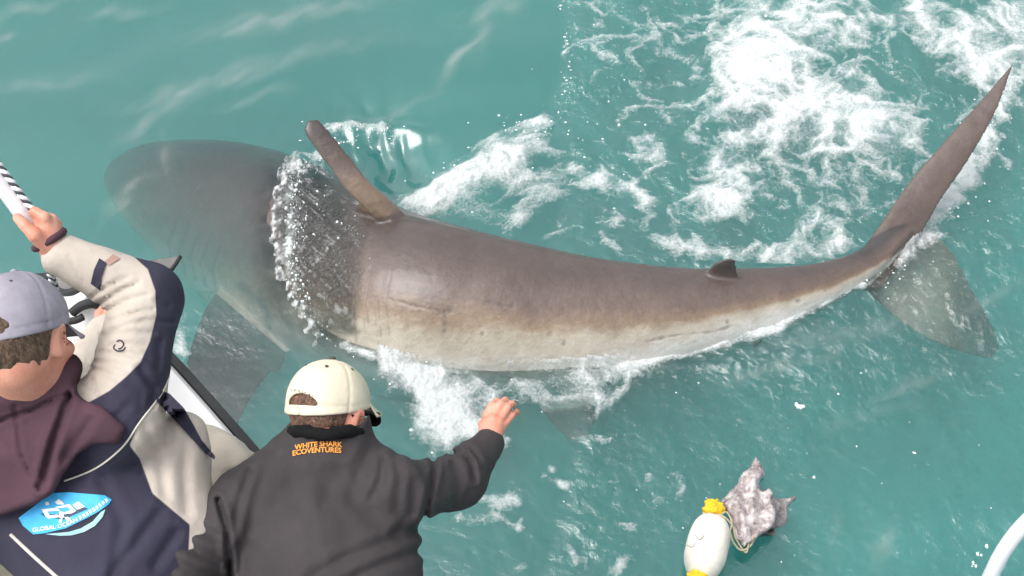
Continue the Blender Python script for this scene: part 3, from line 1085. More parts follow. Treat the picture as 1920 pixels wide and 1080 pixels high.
def strip(name, prof, a0, a1, n, mat, parent):
    """profile of (b, z) swept along the gunwale"""
    v, f = [], []
    m = len(prof)
    for i in range(n + 1):
        a = a0 + (a1 - a0) * i / n
        v += [tuple(map(float, gpt(a, b, z))) for b, z in prof]
    for i in range(n):
        for j in range(m):
            f.append((i * m + j, i * m + (j + 1) % m, (i + 1) * m + (j + 1) % m, (i + 1) * m + j))
    f += [tuple(range(m)), tuple(range(n * m, (n + 1) * m))]
    me = bpy.data.meshes.new(name)
    me.from_pydata(v, [], f)
    bm = bmesh.new()
    bm.from_mesh(me)
    bmesh.ops.recalc_face_normals(bm, faces=bm.faces)
    bm.to_mesh(me)
    bm.free()
    return link(name, me, mat, parent)


hull = strip('hull', [(0.0, GZ - 0.045), (0.03, 0.9), (0.12, -0.35), (0.9, -0.6), (0.9, -0.55), (0.17, -0.30), (0.08, 0.9), (0.05, GZ - 0.045)], -2.6, 1.9, 24, M_GEL, boat)
strip('gunwale', [(0.006, GZ - 0.04), (0.0, GZ - 0.012), (0.012, GZ), (0.24, GZ + 0.006), (0.262, GZ - 0.008), (0.262, GZ - 0.06), (0.235, GZ - 0.062), (0.232, GZ - 0.04)], -2.6, 1.9, 40, M_GEL, boat)
strip('rubbing_strip', [(-0.002, GZ - 0.07), (-0.026, GZ - 0.06), (-0.034, GZ - 0.035), (-0.026, GZ - 0.008), (-0.003, GZ - 0.003)], -2.6, 1.9, 40, M_RUB, boat)
strip('inner_wall', [(0.236, GZ - 0.063), (0.25, DZ + 0.01), (0.27, DZ + 0.01), (0.258, GZ - 0.063)], -2.6, 1.9, 30, M_GEL, boat)
bm = bmesh.new()
dk = [bm.verts.new(tuple(gpt(a, .262, DZ))) for a in np.linspace(-2.6, 1.9, 40)]
dk += [bm.verts.new((-3.6, 0.6, DZ)), bm.verts.new((-3.2, -1.8, DZ)), bm.verts.new((1.2, -1.8, DZ))]
bm.faces.new(dk)
from_bm('deck', bm, M_DECK, boat, False)
tube('guard_rail', spline([C(1800, 1420, 2.75), C(1822, 1230, 2.6), C(1838, 1130, 2.5), C(1858, 1080, 2.45), C(1884, 1030, 2.42), C(1926, 978, 2.4), C(2000, 920, 2.4), C(2120, 880, 2.42), C(2300, 900, 2.5), C(2420, 1050, 2.6), C(2450, 1400, 2.8)], 80), 0.0138, M_STEEL, boat, 20)
# pointed grey fitting sticking out past the elbow
bm = bmesh.new()
pa = [C(338, 481, 4.3), C(318, 512, 4.3), C(262, 545, 4.3), C(225, 500, 4.3), C(270, 489, 4.3)]
vv0 = [bm.verts.new(tuple(q)) for q in pa]
vv1 = [bm.verts.new(tuple(q + FWD * 0.03)) for q in pa]
bm.faces.new(vv0)
bm.faces.new(vv1[::-1])
for i in range(5):
    bm.faces.new((vv0[i], vv0[(i + 1) % 5], vv1[(i + 1) % 5], vv1[i]))
fit = from_bm('bow_fitting', bm, M_GREY, boat, False)
tube('edge_trim', [C(339, 480, 4.297), C(329, 496, 4.297), C(317, 513, 4.297)], 0.006, M_BLACK, fit, 8)


def rounded_slab(name, poly, dep, thick, mat, parent, bev=0.02, smooth_shade=True):
    """block cut to a photographed outline, at one depth, with rounded edges"""
    bm = bmesh.new()
    a = [bm.verts.new(tuple(C(x, y, dep))) for x, y in poly]
    b = [bm.verts.new(tuple(C(x, y, dep) + FWD * thick)) for x, y in poly]
    n = len(poly)
    bm.faces.new(a)
    bm.faces.new(b[::-1])
    for i in range(n):
        bm.faces.new((a[i], a[(i + 1) % n], b[(i + 1) % n], b[i]))
    bmesh.ops.recalc_face_normals(bm, faces=bm.faces)
    bmesh.ops.bevel(bm, geom=list(bm.edges), offset=bev, segments=4, profile=0.6, affect='EDGES', clamp_overlap=True)
    return from_bm(name, bm, mat, parent, smooth_shade)


lk = empty('deck_locker', C(165, 590, 3.9))
tag(lk, 'white moulded locker with black strap handles beyond the blue cap', 'locker')
rounded_slab('lid', [(118, 590), (128, 572), (160, 556), (196, 560), (222, 585), (216, 640), (130, 640)], 3.75, 0.16, M_GEL, lk, 0.018)
rounded_slab('lid_step', [(120, 572), (150, 546), (170, 552), (160, 566), (128, 590)], 3.70, 0.07, M_GEL, lk, 0.012)
tube('strap_handle', spline([C(136, 586, 3.69), C(152, 574, 3.68), C(172, 569, 3.68), C(190, 573, 3.70)], 16), 0.013, M_BLACK, lk, 10)
tube('strap_handle', spline([C(120, 603, 3.69), C(140, 601, 3.69), C(156, 594, 3.69)], 16), 0.010, M_BLACK, lk, 10)
tube('latch', spline([C(96, 520, 3.9), C(108, 545, 3.85), C(132, 548, 3.8), C(172, 534, 3.8), C(214, 575, 3.8)], 24), 0.011, M_BLACK, lk, 8)
rounded_slab('bow_plate', [(100, 520), (112, 512), (160, 538), (168, 540), (130, 552), (104, 540)], 3.95, 0.04, M_GREY, lk, 0.008)

# padded canvas on the gunwale beside the black jacket
M_CANVAS = cloth('cream_canvas', (0.62, 0.55, 0.46), 0.10, 12)
pad_poly = [(372, 792), (395, 795), (440, 820), (478, 852), (470, 872), (430, 890), (400, 930), (380, 900), (360, 840)]
vp, fp = surf(lambda p: smax(poly_sd(*proj(p), pad_poly) / 720.0, np.abs(p[:, 2] - (GZ + 0.05)) - 0.045, 0.03) + 0.004 * noise3(p, 14, 5) + 0.004 * noise3(p, 31, 6),
              np.min([P(x, y, z) for x, y in pad_poly for z in (GZ, GZ + .1)], 0) - .06, np.max([P(x, y, z) for x, y in pad_poly for z in (GZ, GZ + .1)], 0) + .06, 0.008)
pad = mesh_np('canvas_cushion', vp, fp, M_CANVAS)
tag(pad, 'creased cream canvas cushion on the white gunwale beside the black jacket', 'cushion')

# ------------------------------------------------------------------ people
M_SKIN1 = skin_mat('ruddy_skin', (0.72, 0.38, 0.28), (0.60, 0.24, 0.16))
M_SKIN2 = skin_mat('sunburnt_skin', (0.76, 0.37, 0.27), (0.66, 0.25, 0.17))


def hair_mat(name, a, b):
    t = NT(name)
    v = t.n('Mapping', {'Vector': t.coord(), 'Scale': (1, 1, 0.25)}).outputs[0]
    n1 = t.noise(150, 4, 0.7, v)
    t.principled(Base_Color=t.ramp(n1, [(0.35, a), (0.68, b)]), Roughness=0.6, Normal=t.bump(n1, 0.01, 0.8))
    return t.m


M_HAIR1 = hair_mat('brown_hair', (0.045, 0.026, 0.016), (0.20, 0.125, 0.08))
M_HAIR2 = hair_mat('cropped_hair', (0.06, 0.035, 0.025), (0.28, 0.15, 0.10))


def frame(fwd, up):
    f = np.asarray(fwd) / np.linalg.norm(fwd)
    r = np.cross(f, up)
    r /= np.linalg.norm(r)
    u = np.cross(r, f)
    return np.stack([r, u, f])           # rows: right, up, forward


class Head:
    def __init__(s, c, fwd, up, k=1.0):
        s.c, s.M, s.k = np.asarray(c), frame(fwd, up), k

    def w(s, r, u, f):
        return s.c + s.k * (np.array([r, u, f]) @ s.M)

    def sdf(s, p):
        M, k = s.M, s.k
        d = ell(p, s.w(0, .02, -.012), M, np.array([.076, .100, .096]) * k)
        d = smin(d, ell(p, s.w(0, -.055, .032), M, np.array([.058, .066, .064]) * k), .03)
        d = smin(d, ell(p, s.w(0, -.092, .062), M, np.array([.028, .022, .026]) * k), .025)      # chin
        d = smin(d, cone(p, s.w(0, .012, .084), s.w(0, -.028, .112), .008, .015), .014)          # nose
        d = smin(d, ell(p, s.w(0, -.062, .092), M, np.array([.026, .010, .010]) * k), .008)      # lips
        for x in (-1, 1):
            d = smax(d, -ell(p, s.w(.032 * x, .012, .092), M, np.array([.018, .011, .012]) * k), .012)   # eye sockets
            d = smin(d, ell(p, s.w(.045 * x, -.028, .066), M, np.array([.024, .020, .024]) * k), .02)    # cheeks
            Me = frame(M[2] * .9 + M[0] * x * .45, M[1] - .15 * M[2])
            e = ell(p, s.w(.084 * x, -.014, -.012), Me, np.array([.009, .036, .023]) * k)
            e = smax(e, -ell(p, s.w(.095 * x, -.012, -.004), Me, np.array([.008, .022, .012]) * k), .006)
            d = smin(d, e, .008)
        return d

    def cap_sdf(s, p, tilt, hole=True, grow=0.0, base=-.012):
        """baseball cap crown: shell above a slanting rim, opening at the back"""
        M, k = s.M, s.k
        q = ((p - s.c) @ M.T) / k
        def wall(c_, r_):
            x = q - c_
            x[:, 1] = np.where(x[:, 1] < 0, x[:, 1] * .35, x[:, 1])
            r_ = np.array(r_)
            k0 = np.linalg.norm(x / r_, axis=1)
            return k * k0 * (k0 - 1) / (np.linalg.norm(x / r_ ** 2, axis=1) + 1e-9)
        o = wall([0, .028, -.010], [.090 + grow, .098 + grow, .110 + grow])
        a = np.arctan2(q[:, 0], q[:, 2])
        rho = np.hypot(q[:, 0], q[:, 2])
        seam = np.minimum.reduce([np.abs(((a - j * math.pi / 3 + math.pi) % (2 * math.pi)) - math.pi) for j in range(6)]) * rho
        o = o + 0.0016 * np.exp(-(seam / 0.004) ** 2) - 0.0025 * noise3(p, 17, 9) * (q[:, 1] > .02)
        rim = (base + tilt * q[:, 2]) - q[:, 1]
        band = 0.0015 * np.exp(-((rim + .018) / .0025) ** 2)
        d = smax(o + band, rim * k, .004)
        d = smax(d, -wall([0, .024, -.010], [.0830 + grow, .0945 + grow, .1030 + grow]), .002)
        if hole:
            hq = np.stack([q[:, 0] / .040, (q[:, 1] - .012) / .026], -1)
            arch = (np.linalg.norm(hq, axis=1) - 1) * .030
            arch = np.where(q[:, 2] < 0, arch, 1)
            arch = smax(arch, (.013 - q[:, 1]), .003)
            d = smax(d, -arch * k, .003)
        return d

    def brim(s, mat, parent, width=.078, reach=.075, drop=.20, tilt=.05, lift=.012):
        v, f = [], []
        n, m = 24, 10
        for L in (0, 1):
            for i in range(n + 1):
                a = -1.15 + 2.3 * i / n
                for j in range(m + 1):
                    e = j / m
                    rr = .098 + e * reach * math.cos(a * 1.1) ** .6
                    x = math.sin(a) * (.088 + .012 * e)
                    z = -.010 + math.cos(a) * rr + .012 * e
                    y = lift + tilt * .1 - drop * e * .09 - 3.0 * x * x * (.25 + .75 * e) * .6 - L * .004
                    v.append(s.w(x, y, z))
        K = (n + 1) * (m + 1)
        for L in (0, 1):
            for i in range(n):
                for j in range(m):
                    q = [L * K + i * (m + 1) + j, L * K + (i + 1) * (m + 1) + j, L * K + (i + 1) * (m + 1) + j + 1, L * K + i * (m + 1) + j + 1]
                    f.append(q)
        for i in range(n):
            for j in (0, m):
                f.append([i * (m + 1) + j, (i + 1) * (m + 1) + j, K + (i + 1) * (m + 1) + j, K + i * (m + 1) + j])
        for j in range(m):
            for i in (0, n):
                f.append([i * (m + 1) + j, i * (m + 1) + j + 1, K + i * (m + 1) + j + 1, K + i * (m + 1) + j])
        me = bpy.data.meshes.new('brim')
        me.from_pydata([tuple(map(float, q)) for q in v], [], f)
        bm = bmesh.new()
        bm.from_mesh(me)
        return from_bm('brim', bm, mat, parent)


def bounds(pts, pad):
    pts = np.asarray(pts)
    return pts.min(0) - pad, pts.max(0) + pad


def bead(name, c, r, mat, parent, flat=1.0, axis=None):
    bm = bmesh.new()
    bmesh.ops.create_uvsphere(bm, u_segments=12, v_segments=8, radius=r)
    if axis is not None:
        q = Vector(axis).to_track_quat('Z', 'Y')
        bmesh.ops.scale(bm, vec=(1, 1, flat), verts=bm.verts)
        bmesh.ops.rotate(bm, verts=bm.verts, cent=(0, 0, 0), matrix=q.to_matrix())
    bmesh.ops.translate(bm, verts=bm.verts, vec=tuple(c))
    return from_bm(name, bm, mat, parent)


def crease(p, lines):
    """folds and seams: (photo line, half width px, depth m)"""
    u, v = proj(p)
    d = np.zeros(len(p))
    for pts, w_, dep in lines:
        e = line_d(u, v, pts)
        d += dep * np.exp(-(e / w_) ** 2) - 0.45 * dep * np.exp(-((e - 2.1 * w_) / (1.1 * w_)) ** 2)
    return d


def drape(name, v2, faces, target, mat, parent, off, dense=True):
    """print or embroidery: flat shapes in photo coordinates laid on a garment, off metres proud of it"""
    out = []
    for (x, y) in v2:
        r = ray(x, y)
        r = Vector(r / np.linalg.norm(r))
        hit, nrm_, _, _ = target.ray_cast(Vector(CAM), r)
        if hit is None:
            hit = Vector(C(x, y, 3.0))
        out.append(tuple(hit - r * off))
    me = bpy.data.meshes.new(name)
    me.from_pydata(out, [], faces)
    return link(name, me, mat, parent)


def dense_poly(poly, step):
    """polygon in photo coordinates filled with a fine grid clipped to its outline"""
    bm = bmesh.new()
    f = bm.faces.new([bm.verts.new((x, -y, 0)) for x, y in poly])
    xs = [p[0] for p in poly]
    ys = [-p[1] for p in poly]
    for (lo, hi, ax) in ((min(xs), max(xs), 0), (min(ys), max(ys), 1)):
        c = lo + step
        while c < hi:
            co_ = [0, 0, 0]
            no = [0, 0, 0]
            co_[ax], no[ax] = c, 1
            bmesh.ops.bisect_plane(bm, geom=list(bm.verts) + list(bm.edges) + list(bm.faces), plane_co=co_, plane_no=no)
            c += step
    bmesh.ops.triangulate(bm, faces=bm.faces)
    bm.verts.index_update()
    v2 = [(q.co.x, -q.co.y) for q in bm.verts]
    fs = [tuple(q.index for q in f.verts) for f in bm.faces]
    bm.free()
    return v2, fs


def text_shape(txt, size, bold=0.0):
    cu = bpy.data.curves.new('t', 'FONT')
    cu.body = txt
    cu.size = size
    cu.align_x = 'CENTER'
    cu.offset = bold
    cu.resolution_u = 3
    o = bpy.data.objects.new('t', cu)
    sc.collection.objects.link(o)
    me = bpy.data.meshes.new_from_object(o.evaluated_get(bpy.context.evaluated_depsgraph_get()))
    v = [(q.co.x, q.co.y) for q in me.vertices]
    f = [tuple(p.vertices) for p in me.polygons]
    bpy.data.objects.remove(o)
    bpy.data.meshes.remove(me)
    return v, f


def bvh(v, f):
    return BVHTree.FromPolygons([tuple(q) for q in v], [tuple(int(k) for k in q) for q in f])


def shoe_trousers(root, hip, feet, matT, matS):
    pts = [hip + (0, 0, .1)]
    def sdf(p):
        d = ell(p, hip + (0, 0, .02), np.eye(3), (.19, .15, .17))
        for ft in feet:
            kn = (hip + ft) / 2 + np.array([0, .06, .0])
            d = smin(d, chain(p, [hip + (ft - hip) * [1, 1, 0] * .6, kn, ft + (0, 0, .07)], [.10, .075, .062], .04), .05)
        return d + .006 * noise3(p, 9, 3)
    lo, hi = bounds([hip + .25, hip - .25] + [f_ + .12 for f_ in feet] + [f_ - (.12, .12, 0) for f_ in feet], .03)
    lo[2] = DZ + 0.06
    v, f = surf(sdf, lo, hi, .016)
    mesh_np('trousers', v, f, matT, root)
    for ft in feet:
        def s2(p):
            return smax(smin(cone(p, ft + (0, -.06, .045), ft + (0, .15, .035), .045, .04), cone(p, ft + (0, -.02, .05), ft + (0, -.02, .11), .045, .045), .04), (DZ + .024) - p[:, 2], .01)
        v, f = surf(s2, ft - (.08, .16, .06), ft + (.08, .26, .2), .01)
        mesh_np('shoe', v, f, matS, root)


M_TROUSER = cloth('dark_trousers', (0.05, 0.05, 0.06))
M_SHOE = plain('rubber_boots', (0.03, 0.03, 0.03), 0.5)

# ---- man in the cream cap
hipB = C(600, 1335, 2.98)
personB = empty('person', (hipB[0], hipB[1], DZ + .02))
tag(personB, 'man in a cream cap and charcoal jacket stretching one hand over the water', 'person')
HB = Head(C(619, 778, 3.20), cdir(.47, -.16, .87), cdir(-.10, .97, -.18), 1.0)
shB_r, elB, wrB = C(735, 928, 3.15), C(862, 902, 3.32), C(918, 826, 3.46)
shB_l, elB_l, wrB_l = C(458, 950, 3.13), C(338, 1070, 3.05), C(280, 1240, 3.25)
nkB, chB, blB = C(612, 850, 3.22), C(608, 985, 3.20), C(602, 1180, 3.08)


def fingers(p, palm, tips, k=.012):
    """palm = list of (px,py,dep,r) chained; tips = list of finger chains"""
    d = chain(p, [C(*q[:3]) for q in palm], [q[3] for q in palm], .02)
    fing = None
    for t_ in tips:
        e = chain(p, [C(*q[:3]) for q in t_], [q[3] for q in t_], .004)
        fing = e if fing is None else np.minimum(fing, e)
    return smin(d, fing, k)


def handB(p):
    d = fingers(p, [(920, 822, 3.46, .026), (921, 806, 3.48, .027), (924, 790, 3.49, .025)],
                [[(917, 796, 3.485, .014), (913, 778, 3.475, .0115), (922, 761, 3.48, .0098), (932, 752, 3.51, .008), (937, 753, 3.54, .007)],
                 [(926, 794, 3.485, .014), (929, 773, 3.470, .0118), (938, 758, 3.475, .0100), (947, 750, 3.505, .0084), (951, 752, 3.54, .007)],
                 [(934, 796, 3.485, .0135), (942, 778, 3.472, .0115), (952, 764, 3.477, .0096), (961, 757, 3.505, .008), (964, 759, 3.54, .007)],
                 [(939, 802, 3.49, .0125), (951, 788, 3.482, .0100), (960, 778, 3.487, .0086), (968, 772, 3.51, .0074), (971, 774, 3.535, .0065)],
                 [(910, 812, 3.50, .014), (906, 796, 3.53, .0125), (912, 782, 3.56, .0105), (920, 774, 3.575, .009)]], .008)
    return d


def bodyB(p):
    d = HB.sdf(p)
    d = smin(d, chain(p, [HB.w(0, -.05, -.03), nkB + FWD * .02, chB + FWD * .02], [.058, .058, .10], .03), .03)
    d = smin(d, chain(p, [chB, blB, hipB], [.13, .14, .14], .06), .06)
    d = smin(d, chain(p, [nkB, shB_r, elB, wrB], [.05, .05, .038, .026], .03), .03)
    d = smin(d, chain(p, [nkB, shB_l, elB_l, wrB_l], [.05, .05, .038, .028], .03), .03)
    d = smin(d, handB(p), .012)
    wl = wrB_l
    hl = wl + (wl - elB_l) / np.linalg.norm(wl - elB_l) * .08
    d = smin(d, cone(p, wl, hl, .028, .03), .02)
    for j in range(4):
        o = RT * (.027 - .018 * j)
        d = smin(d, chain(p, [hl + o * .8, hl + o + (hl - wl) * .55 , hl + o + (hl - wl) * .9 + [0, 0, -.02]], [.0115, .0105, .009], .004), .006)
    d = smin(d, chain(p, [wl + RT * .02, hl + RT * .05, hl + RT * .055 + (hl - wl) * .35], [.013, .012, .010], .004), .008)
    return d


lo, hi = bounds([HB.c, shB_r, elB, wrB, C(970, 745, 3.55), C(970, 745, 3.4), shB_l, elB_l, wrB_l + (wrB_l - elB_l) * .7, hipB], .17)
v, f = surf(bodyB, lo, hi, .0052)
body = mesh_np('body', v, f, M_SKIN2, personB)


def hairB(p):
    q = (p - HB.c) @ HB.M.T
    d = ell(p, HB.w(0, .02, -.014), HB.M, (.0795, .1035, .0995)) + .0015 * noise3(p, 90, 4)
    d = smax(d, q[:, 2] - .012 - .25 * q[:, 1], .01)
    d = smax(d, -(q[:, 1] + .062 - .12 * np.abs(q[:, 0])), .008)
    return smax(d, -(np.linalg.norm((q - [.084, -.014, -.012]) / [.04, .04, .026], axis=1) - 1) * .03, .006)


v, f = surf(hairB, *bounds([HB.c], .15), .004)
mesh_np('hair', v, f, M_HAIR2, personB)
M_CAPB = cloth('cream_cotton', (0.76, 0.68, 0.52), 0.07, 14, 0.85)
M_CAPB2 = plain('dark_stitching', (0.07, 0.075, 0.07), 0.8)
v, f = surf(lambda p: HB.cap_sdf(p, .20, base=.012), *bounds([HB.c], .16), .0036)
capB = mesh_np('cap', v, f, M_CAPB, personB)
capT = bvh(v, f)
HB.brim(M_CAPB, capB, reach=.060, lift=.034)
bead('button', HB.w(0, .129, -.010), .008, M_CAPB2, capB, .5, HB.M[1])
for a in range(6):
    an = (a + .5) * math.pi / 3
    th = .68
    n_ = np.array([math.sin(an) * math.sin(th), math.cos(th), math.cos(an) * math.sin(th)])
    bead('eyelet', HB.w(n_[0] * .0905, .028 + n_[1] * .0985, -.010 + n_[2] * .1105), .0045, M_CAPB2, capB, .4, n_ @ HB.M)
# sunglasses hooked over the ears
M_GLASS = plain('dark_lens', (0.012, 0.012, 0.014), 0.45, spec=.2)
sg = tube('sunglasses', spline([HB.w(.080, -.002, -.03), HB.w(.085, .010, .0), HB.w(.083, .012, .05), HB.w(.074, .012, .088), HB.w(.045, .012, .112), HB.w(0, .012, .122), HB.w(-.045, .012, .112), HB.w(-.074, .012, .088), HB.w(-.083, .012, .05), HB.w(-.085, .010, .0)], 60), .0042, M_GLASS, personB, 8)
for x in (-1, 1):
    def lens(p):
        return np.maximum(np.abs(ell(p, HB.w(.030 * x, .002, .075), HB.M, (.052, .055, .048))) - .002,
                          ell(p, HB.w(.042 * x, -.002, .105), HB.M, (.026, .015, .05)))
    v, f = surf(lens, *bounds([HB.w(.04 * x, 0, .1)], .06), .0032)
    mesh_np('lens', v, f, M_GLASS, sg)

# jacket
foldsB = [([(408, 935), (424, 985), (430, 1040), (434, 1100)], 5, .016), ([(470, 880), (452, 930), (436, 1000)], 7, .006), ([(812, 858), (816, 880), (808, 920), (792, 985)], 5, .010),
          ([(720, 862), (716, 900), (700, 930)], 8, .007), ([(740, 858), (752, 900), (745, 960)], 9, .005), ([(800, 985), (740, 1010), (640, 1050), (560, 1100)], 10, .007),
          ([(795, 1030), (700, 1065), (620, 1110)], 9, .007), ([(846, 852), (868, 848), (884, 868), (890, 900)], 5, .009), ([(862, 838), (882, 838), (900, 862)], 4, .006),
          ([(850, 870), (862, 910), (850, 945)], 7, .004), ([(510, 860), (480, 920), (470, 990)], 12, .004), ([(330, 1010), (380, 1040), (420, 1060)], 9, .008), ([(350, 985), (395, 1000), (420, 1010)], 8, .007),
          ([(310, 1050), (370, 1075), (430, 1090)], 9, .007), ([(640, 880), (600, 960), (590, 1060)], 16, .003), ([(690, 850), (660, 930)], 12, .004), ([(540, 870), (560, 960)], 14, .003), ([(775, 900), (770, 960), (740, 1000)], 8, .005)]
MB = frame(FWD, UP)
ring_c = C(620, 811, 3.180)


def wrinkle(p, scale, seed):
    return np.abs(noise3(p, scale, seed)) ** 0.7


def jackB(p):
    d = ell(p, chB, MB, (.222, .20, .135))
    d = smin(d, ell(p, C(606, 1120, 3.13), MB, (.232, .24, .150)), .06)
    d = smin(d, chain(p, [shB_l + UP * .012, nkB + UP * .004 + FWD * .01, shB_r + UP * .012], [.070, .072, .070], .03), .05)
    d = smin(d, chain(p, [nkB - FWD * .034, ring_c + UP * .010], [.100, .090], .03), .04)
    d = smin(d, chain(p, [blB, hipB + UP * .02], [.17, .17], .05), .05)
    d = smin(d, chain(p, [shB_r, elB, wrB - (wrB - elB) * .04], [.077, .062, .042], .03), .035)
    d = smin(d, chain(p, [shB_l, elB_l, wrB_l], [.082, .078, .056], .04), .03)
    n_ = noise3(p, 7, 31) * .006 + noise3(p @ np.array([[1, .4, 0], [.3, .8, 0], [0, 0, 1.2]]), 18, 32) * .0030 + wrinkle(p @ np.array([[1, .5, .2], [-.3, .5, .1], [0, .2, 1]]), 11, 33) * .007 + wrinkle(p @ np.array([[1, .2, .5], [.4, .6, -.2], [0, .3, 1]]), 27, 34) * .003
    d = d + crease(p, foldsB) + n_
    cut = HB.w(0, -.02, -.03)                                     # neck opening
    d = smax(d, -np.maximum(cone(p, ring_c - UP * .05, ring_c + UP * .12, .076, .09), (ring_c - p) @ UP - .004), .008)
    ax = (wrB - elB) / np.linalg.norm(wrB - elB)
    return smax(d, ((p - wrB) @ ax) - .006, .006) if False else d


lo, hi = bounds([shB_r, elB, wrB, shB_l, elB_l, wrB_l, hipB, nkB, blB], .22)
v, f = surf(jackB, lo, hi, .0065)
M_JACKB = cloth('charcoal_nylon', (0.050, 0.044, 0.046), 0.16, 7, 0.7)
jacketB = mesh_np('jacket', v, f, M_JACKB, personB)
jackT = bvh(v, f)
M_KNIT = cloth('black_knit', (0.007, 0.007, 0.008), 0.3, 60, 0.95, 400)
axn = (HB.w(0, -.03, -.02) - nkB)
axn /= np.linalg.norm(axn)
e1, e2 = RT, FWD
ringp = [ring_c + UP * .008 - RT * .004 + .079 * math.cos(a) * e1 + .092 * math.sin(a) * e2 + UP * .003 * math.sin(5 * a) for a in np.linspace(0, 2 * math.pi, 41)]
tube('collar', ringp, 0.014 + 0.0018 * np.sin(np.arange(41) * 2.4), M_KNIT, jacketB, 12)
M_ORANGE = plain('orange_thread', (0.85, 0.33, 0.05), 0.7, 0.25, 300)
for txt, y0, x0, wd, sl_ in (('WHITE SHARK', 837, 597, 45, .06), ('ECOVENTURES', 848, 594, 46, .06)):
    v2, f2 = text_shape(txt, 14, 0.35)
    k = max(abs(x) for x, y in v2)
    v2 = [(x0 + x / k * wd, y0 - y * .95 - x / k * wd * sl_ + 4 * (x / k) ** 2) for x, y in v2]
    drape('lettering', v2, f2, jackT, M_ORANGE, jacketB, .0035)
rs = np.random.RandomState(12)
x_ = 546.0
while x_ < 588:
    y_ = 731 + (x_ - 546) * .28 - 2.2 * math.sin((x_ - 546) / 42 * math.pi)
    pts2 = [(x_ + rs.uniform(-.3, 1.6), y_ + rs.uniform(-2.3, 2.3)) for _ in range(4)]
    hitp = []
    for a_, b_ in pts2:
        rr = ray(a_, b_)
        rr = Vector(rr / np.linalg.norm(rr))
        h_ = capT.ray_cast(Vector(CAM), rr)[0]
        if h_ is not None: hitp.append(np.array(h_ - rr * .0006))
    if len(hitp) > 2: tube('stitched_mark', hitp, .0007, M_CAPB2, capB, 5)
    x_ += rs.choice([2.6, 3.0, 5.0])
shoe_trousers(personB, hipB - (0, 0.0, .03), [np.array([hipB[0] - .12, hipB[1] - .05, DZ]), np.array([hipB[0] + .13, hipB[1] - .12, DZ])], M_TROUSER, M_SHOE)

# ---- man in the blue cap
hipA = C(330, 1330, 3.02)
personA = empty('person', (hipA[0], hipA[1], DZ + .02))
tag(personA, 'man in a faded blue cap and navy and cream jacket gripping a pole', 'person')
HA = Head(C(42, 632, 2.95), cdir(.20, -.04, .95), cdir(-.16, .95, -.22), 1.08)
shA, elA, wrA = C(228, 790, 3.02), C(276, 556, 3.14), C(112, 478, 3.10)
shA_l, elA_l, wrA_l = C(-70, 860, 3.15), C(120, 740, 3.42), C(196, 628, 3.55)
nkA, chA, blA = C(75, 775, 3.06), C(145, 930, 3.14), C(262, 1150, 3.09)


def handA(p):
    d = fingers(p, [(106, 476, 3.10, .027), (96, 456, 3.09, .030), (86, 436, 3.085, .029), (80, 420, 3.085, .022)],
                [[(90, 430, 3.07, .015), (84, 408, 3.06, .0125), (66, 397, 3.065, .011), (52, 402, 3.10, .0095), (50, 410, 3.12, .009)],
                 [(98, 434, 3.075, .0145), (98, 412, 3.08, .0125), (80, 404, 3.11, .011), (64, 414, 3.13, .0095), (62, 424, 3.13, .009)],
                 [(104, 440, 3.09, .014), (106, 420, 3.11, .012), (88, 418, 3.14, .010), (74, 428, 3.14, .009)],
                 [(106, 450, 3.10, .013), (108, 434, 3.12, .0105), (94, 432, 3.15, .009), (84, 440, 3.15, .008)],
                 [(88, 462, 3.07, .018), (66, 442, 3.045, .0155), (46, 422, 3.045, .0125), (32, 408, 3.06, .0105)]], .008)
    return d


def bodyA(p):
    d = HA.sdf(p)
    d = smin(d, chain(p, [HA.w(0, -.05, -.03), nkA + FWD * .02, chA + FWD * .02], [.066, .066, .10], .03), .03)
    d = smin(d, chain(p, [chA, blA, hipA], [.13, .14, .14], .06), .06)
    d = smin(d, chain(p, [nkA, shA, elA, wrA], [.05, .05, .04, .028], .03), .03)
    d = smin(d, chain(p, [nkA, shA_l, elA_l, wrA_l], [.05, .05, .04, .030], .03), .03)
    d = smin(d, handA(p), .014)
    wl = wrA_l
    ax_ = (wl - elA_l) / np.linalg.norm(wl - elA_l)
    hl = wl + ax_ * .075
    d = smin(d, cone(p, wl, hl, .028, .031), .02)
    for j in range(4):
        o = RT * (.028 - .019 * j)
        d = smin(d, chain(p, [hl + o * .8, hl + o + ax_ * .045, hl + o + ax_ * .06 + FWD * .035], [.012, .011, .009], .004), .006)
    d = smin(d, chain(p, [wl - RT * .02, hl - RT * .05, hl - RT * .05 + ax_ * .03], [.013, .012, .010], .004), .008)
    return d


lo, hi = bounds([HA.c, shA, elA, wrA, C(30, 395, 3.1), shA_l, wrA_l + .02, hipA], .17)
v, f = surf(bodyA, lo, hi, .0052)
mesh_np('body', v, f, M_SKIN1, personA)


def hairA(p):
    q = ((p - HA.c) @ HA.M.T) / HA.k
    d = ell(p, HA.w(0, .014, -.020), HA.M, np.array([.083, .108, .101]) * HA.k)
    d = d + .003 * noise3(p * [1, 1, .4], 130, 4) + .002 * noise3(p, 45, 6)
    d = smax(d, q[:, 2] - .010 - .3 * q[:, 1], .008)
    wav = .010 * noise3(p * [1, 1, .15], 60, 7)
    d = smax(d, -(q[:, 1] + .088 + wav - .25 * np.abs(q[:, 0])), .006)
    return smax(d, -(np.linalg.norm((q - [.086, -.018, -.006]) / [.04, .040, .026], axis=1) - 1) * .03, .006)


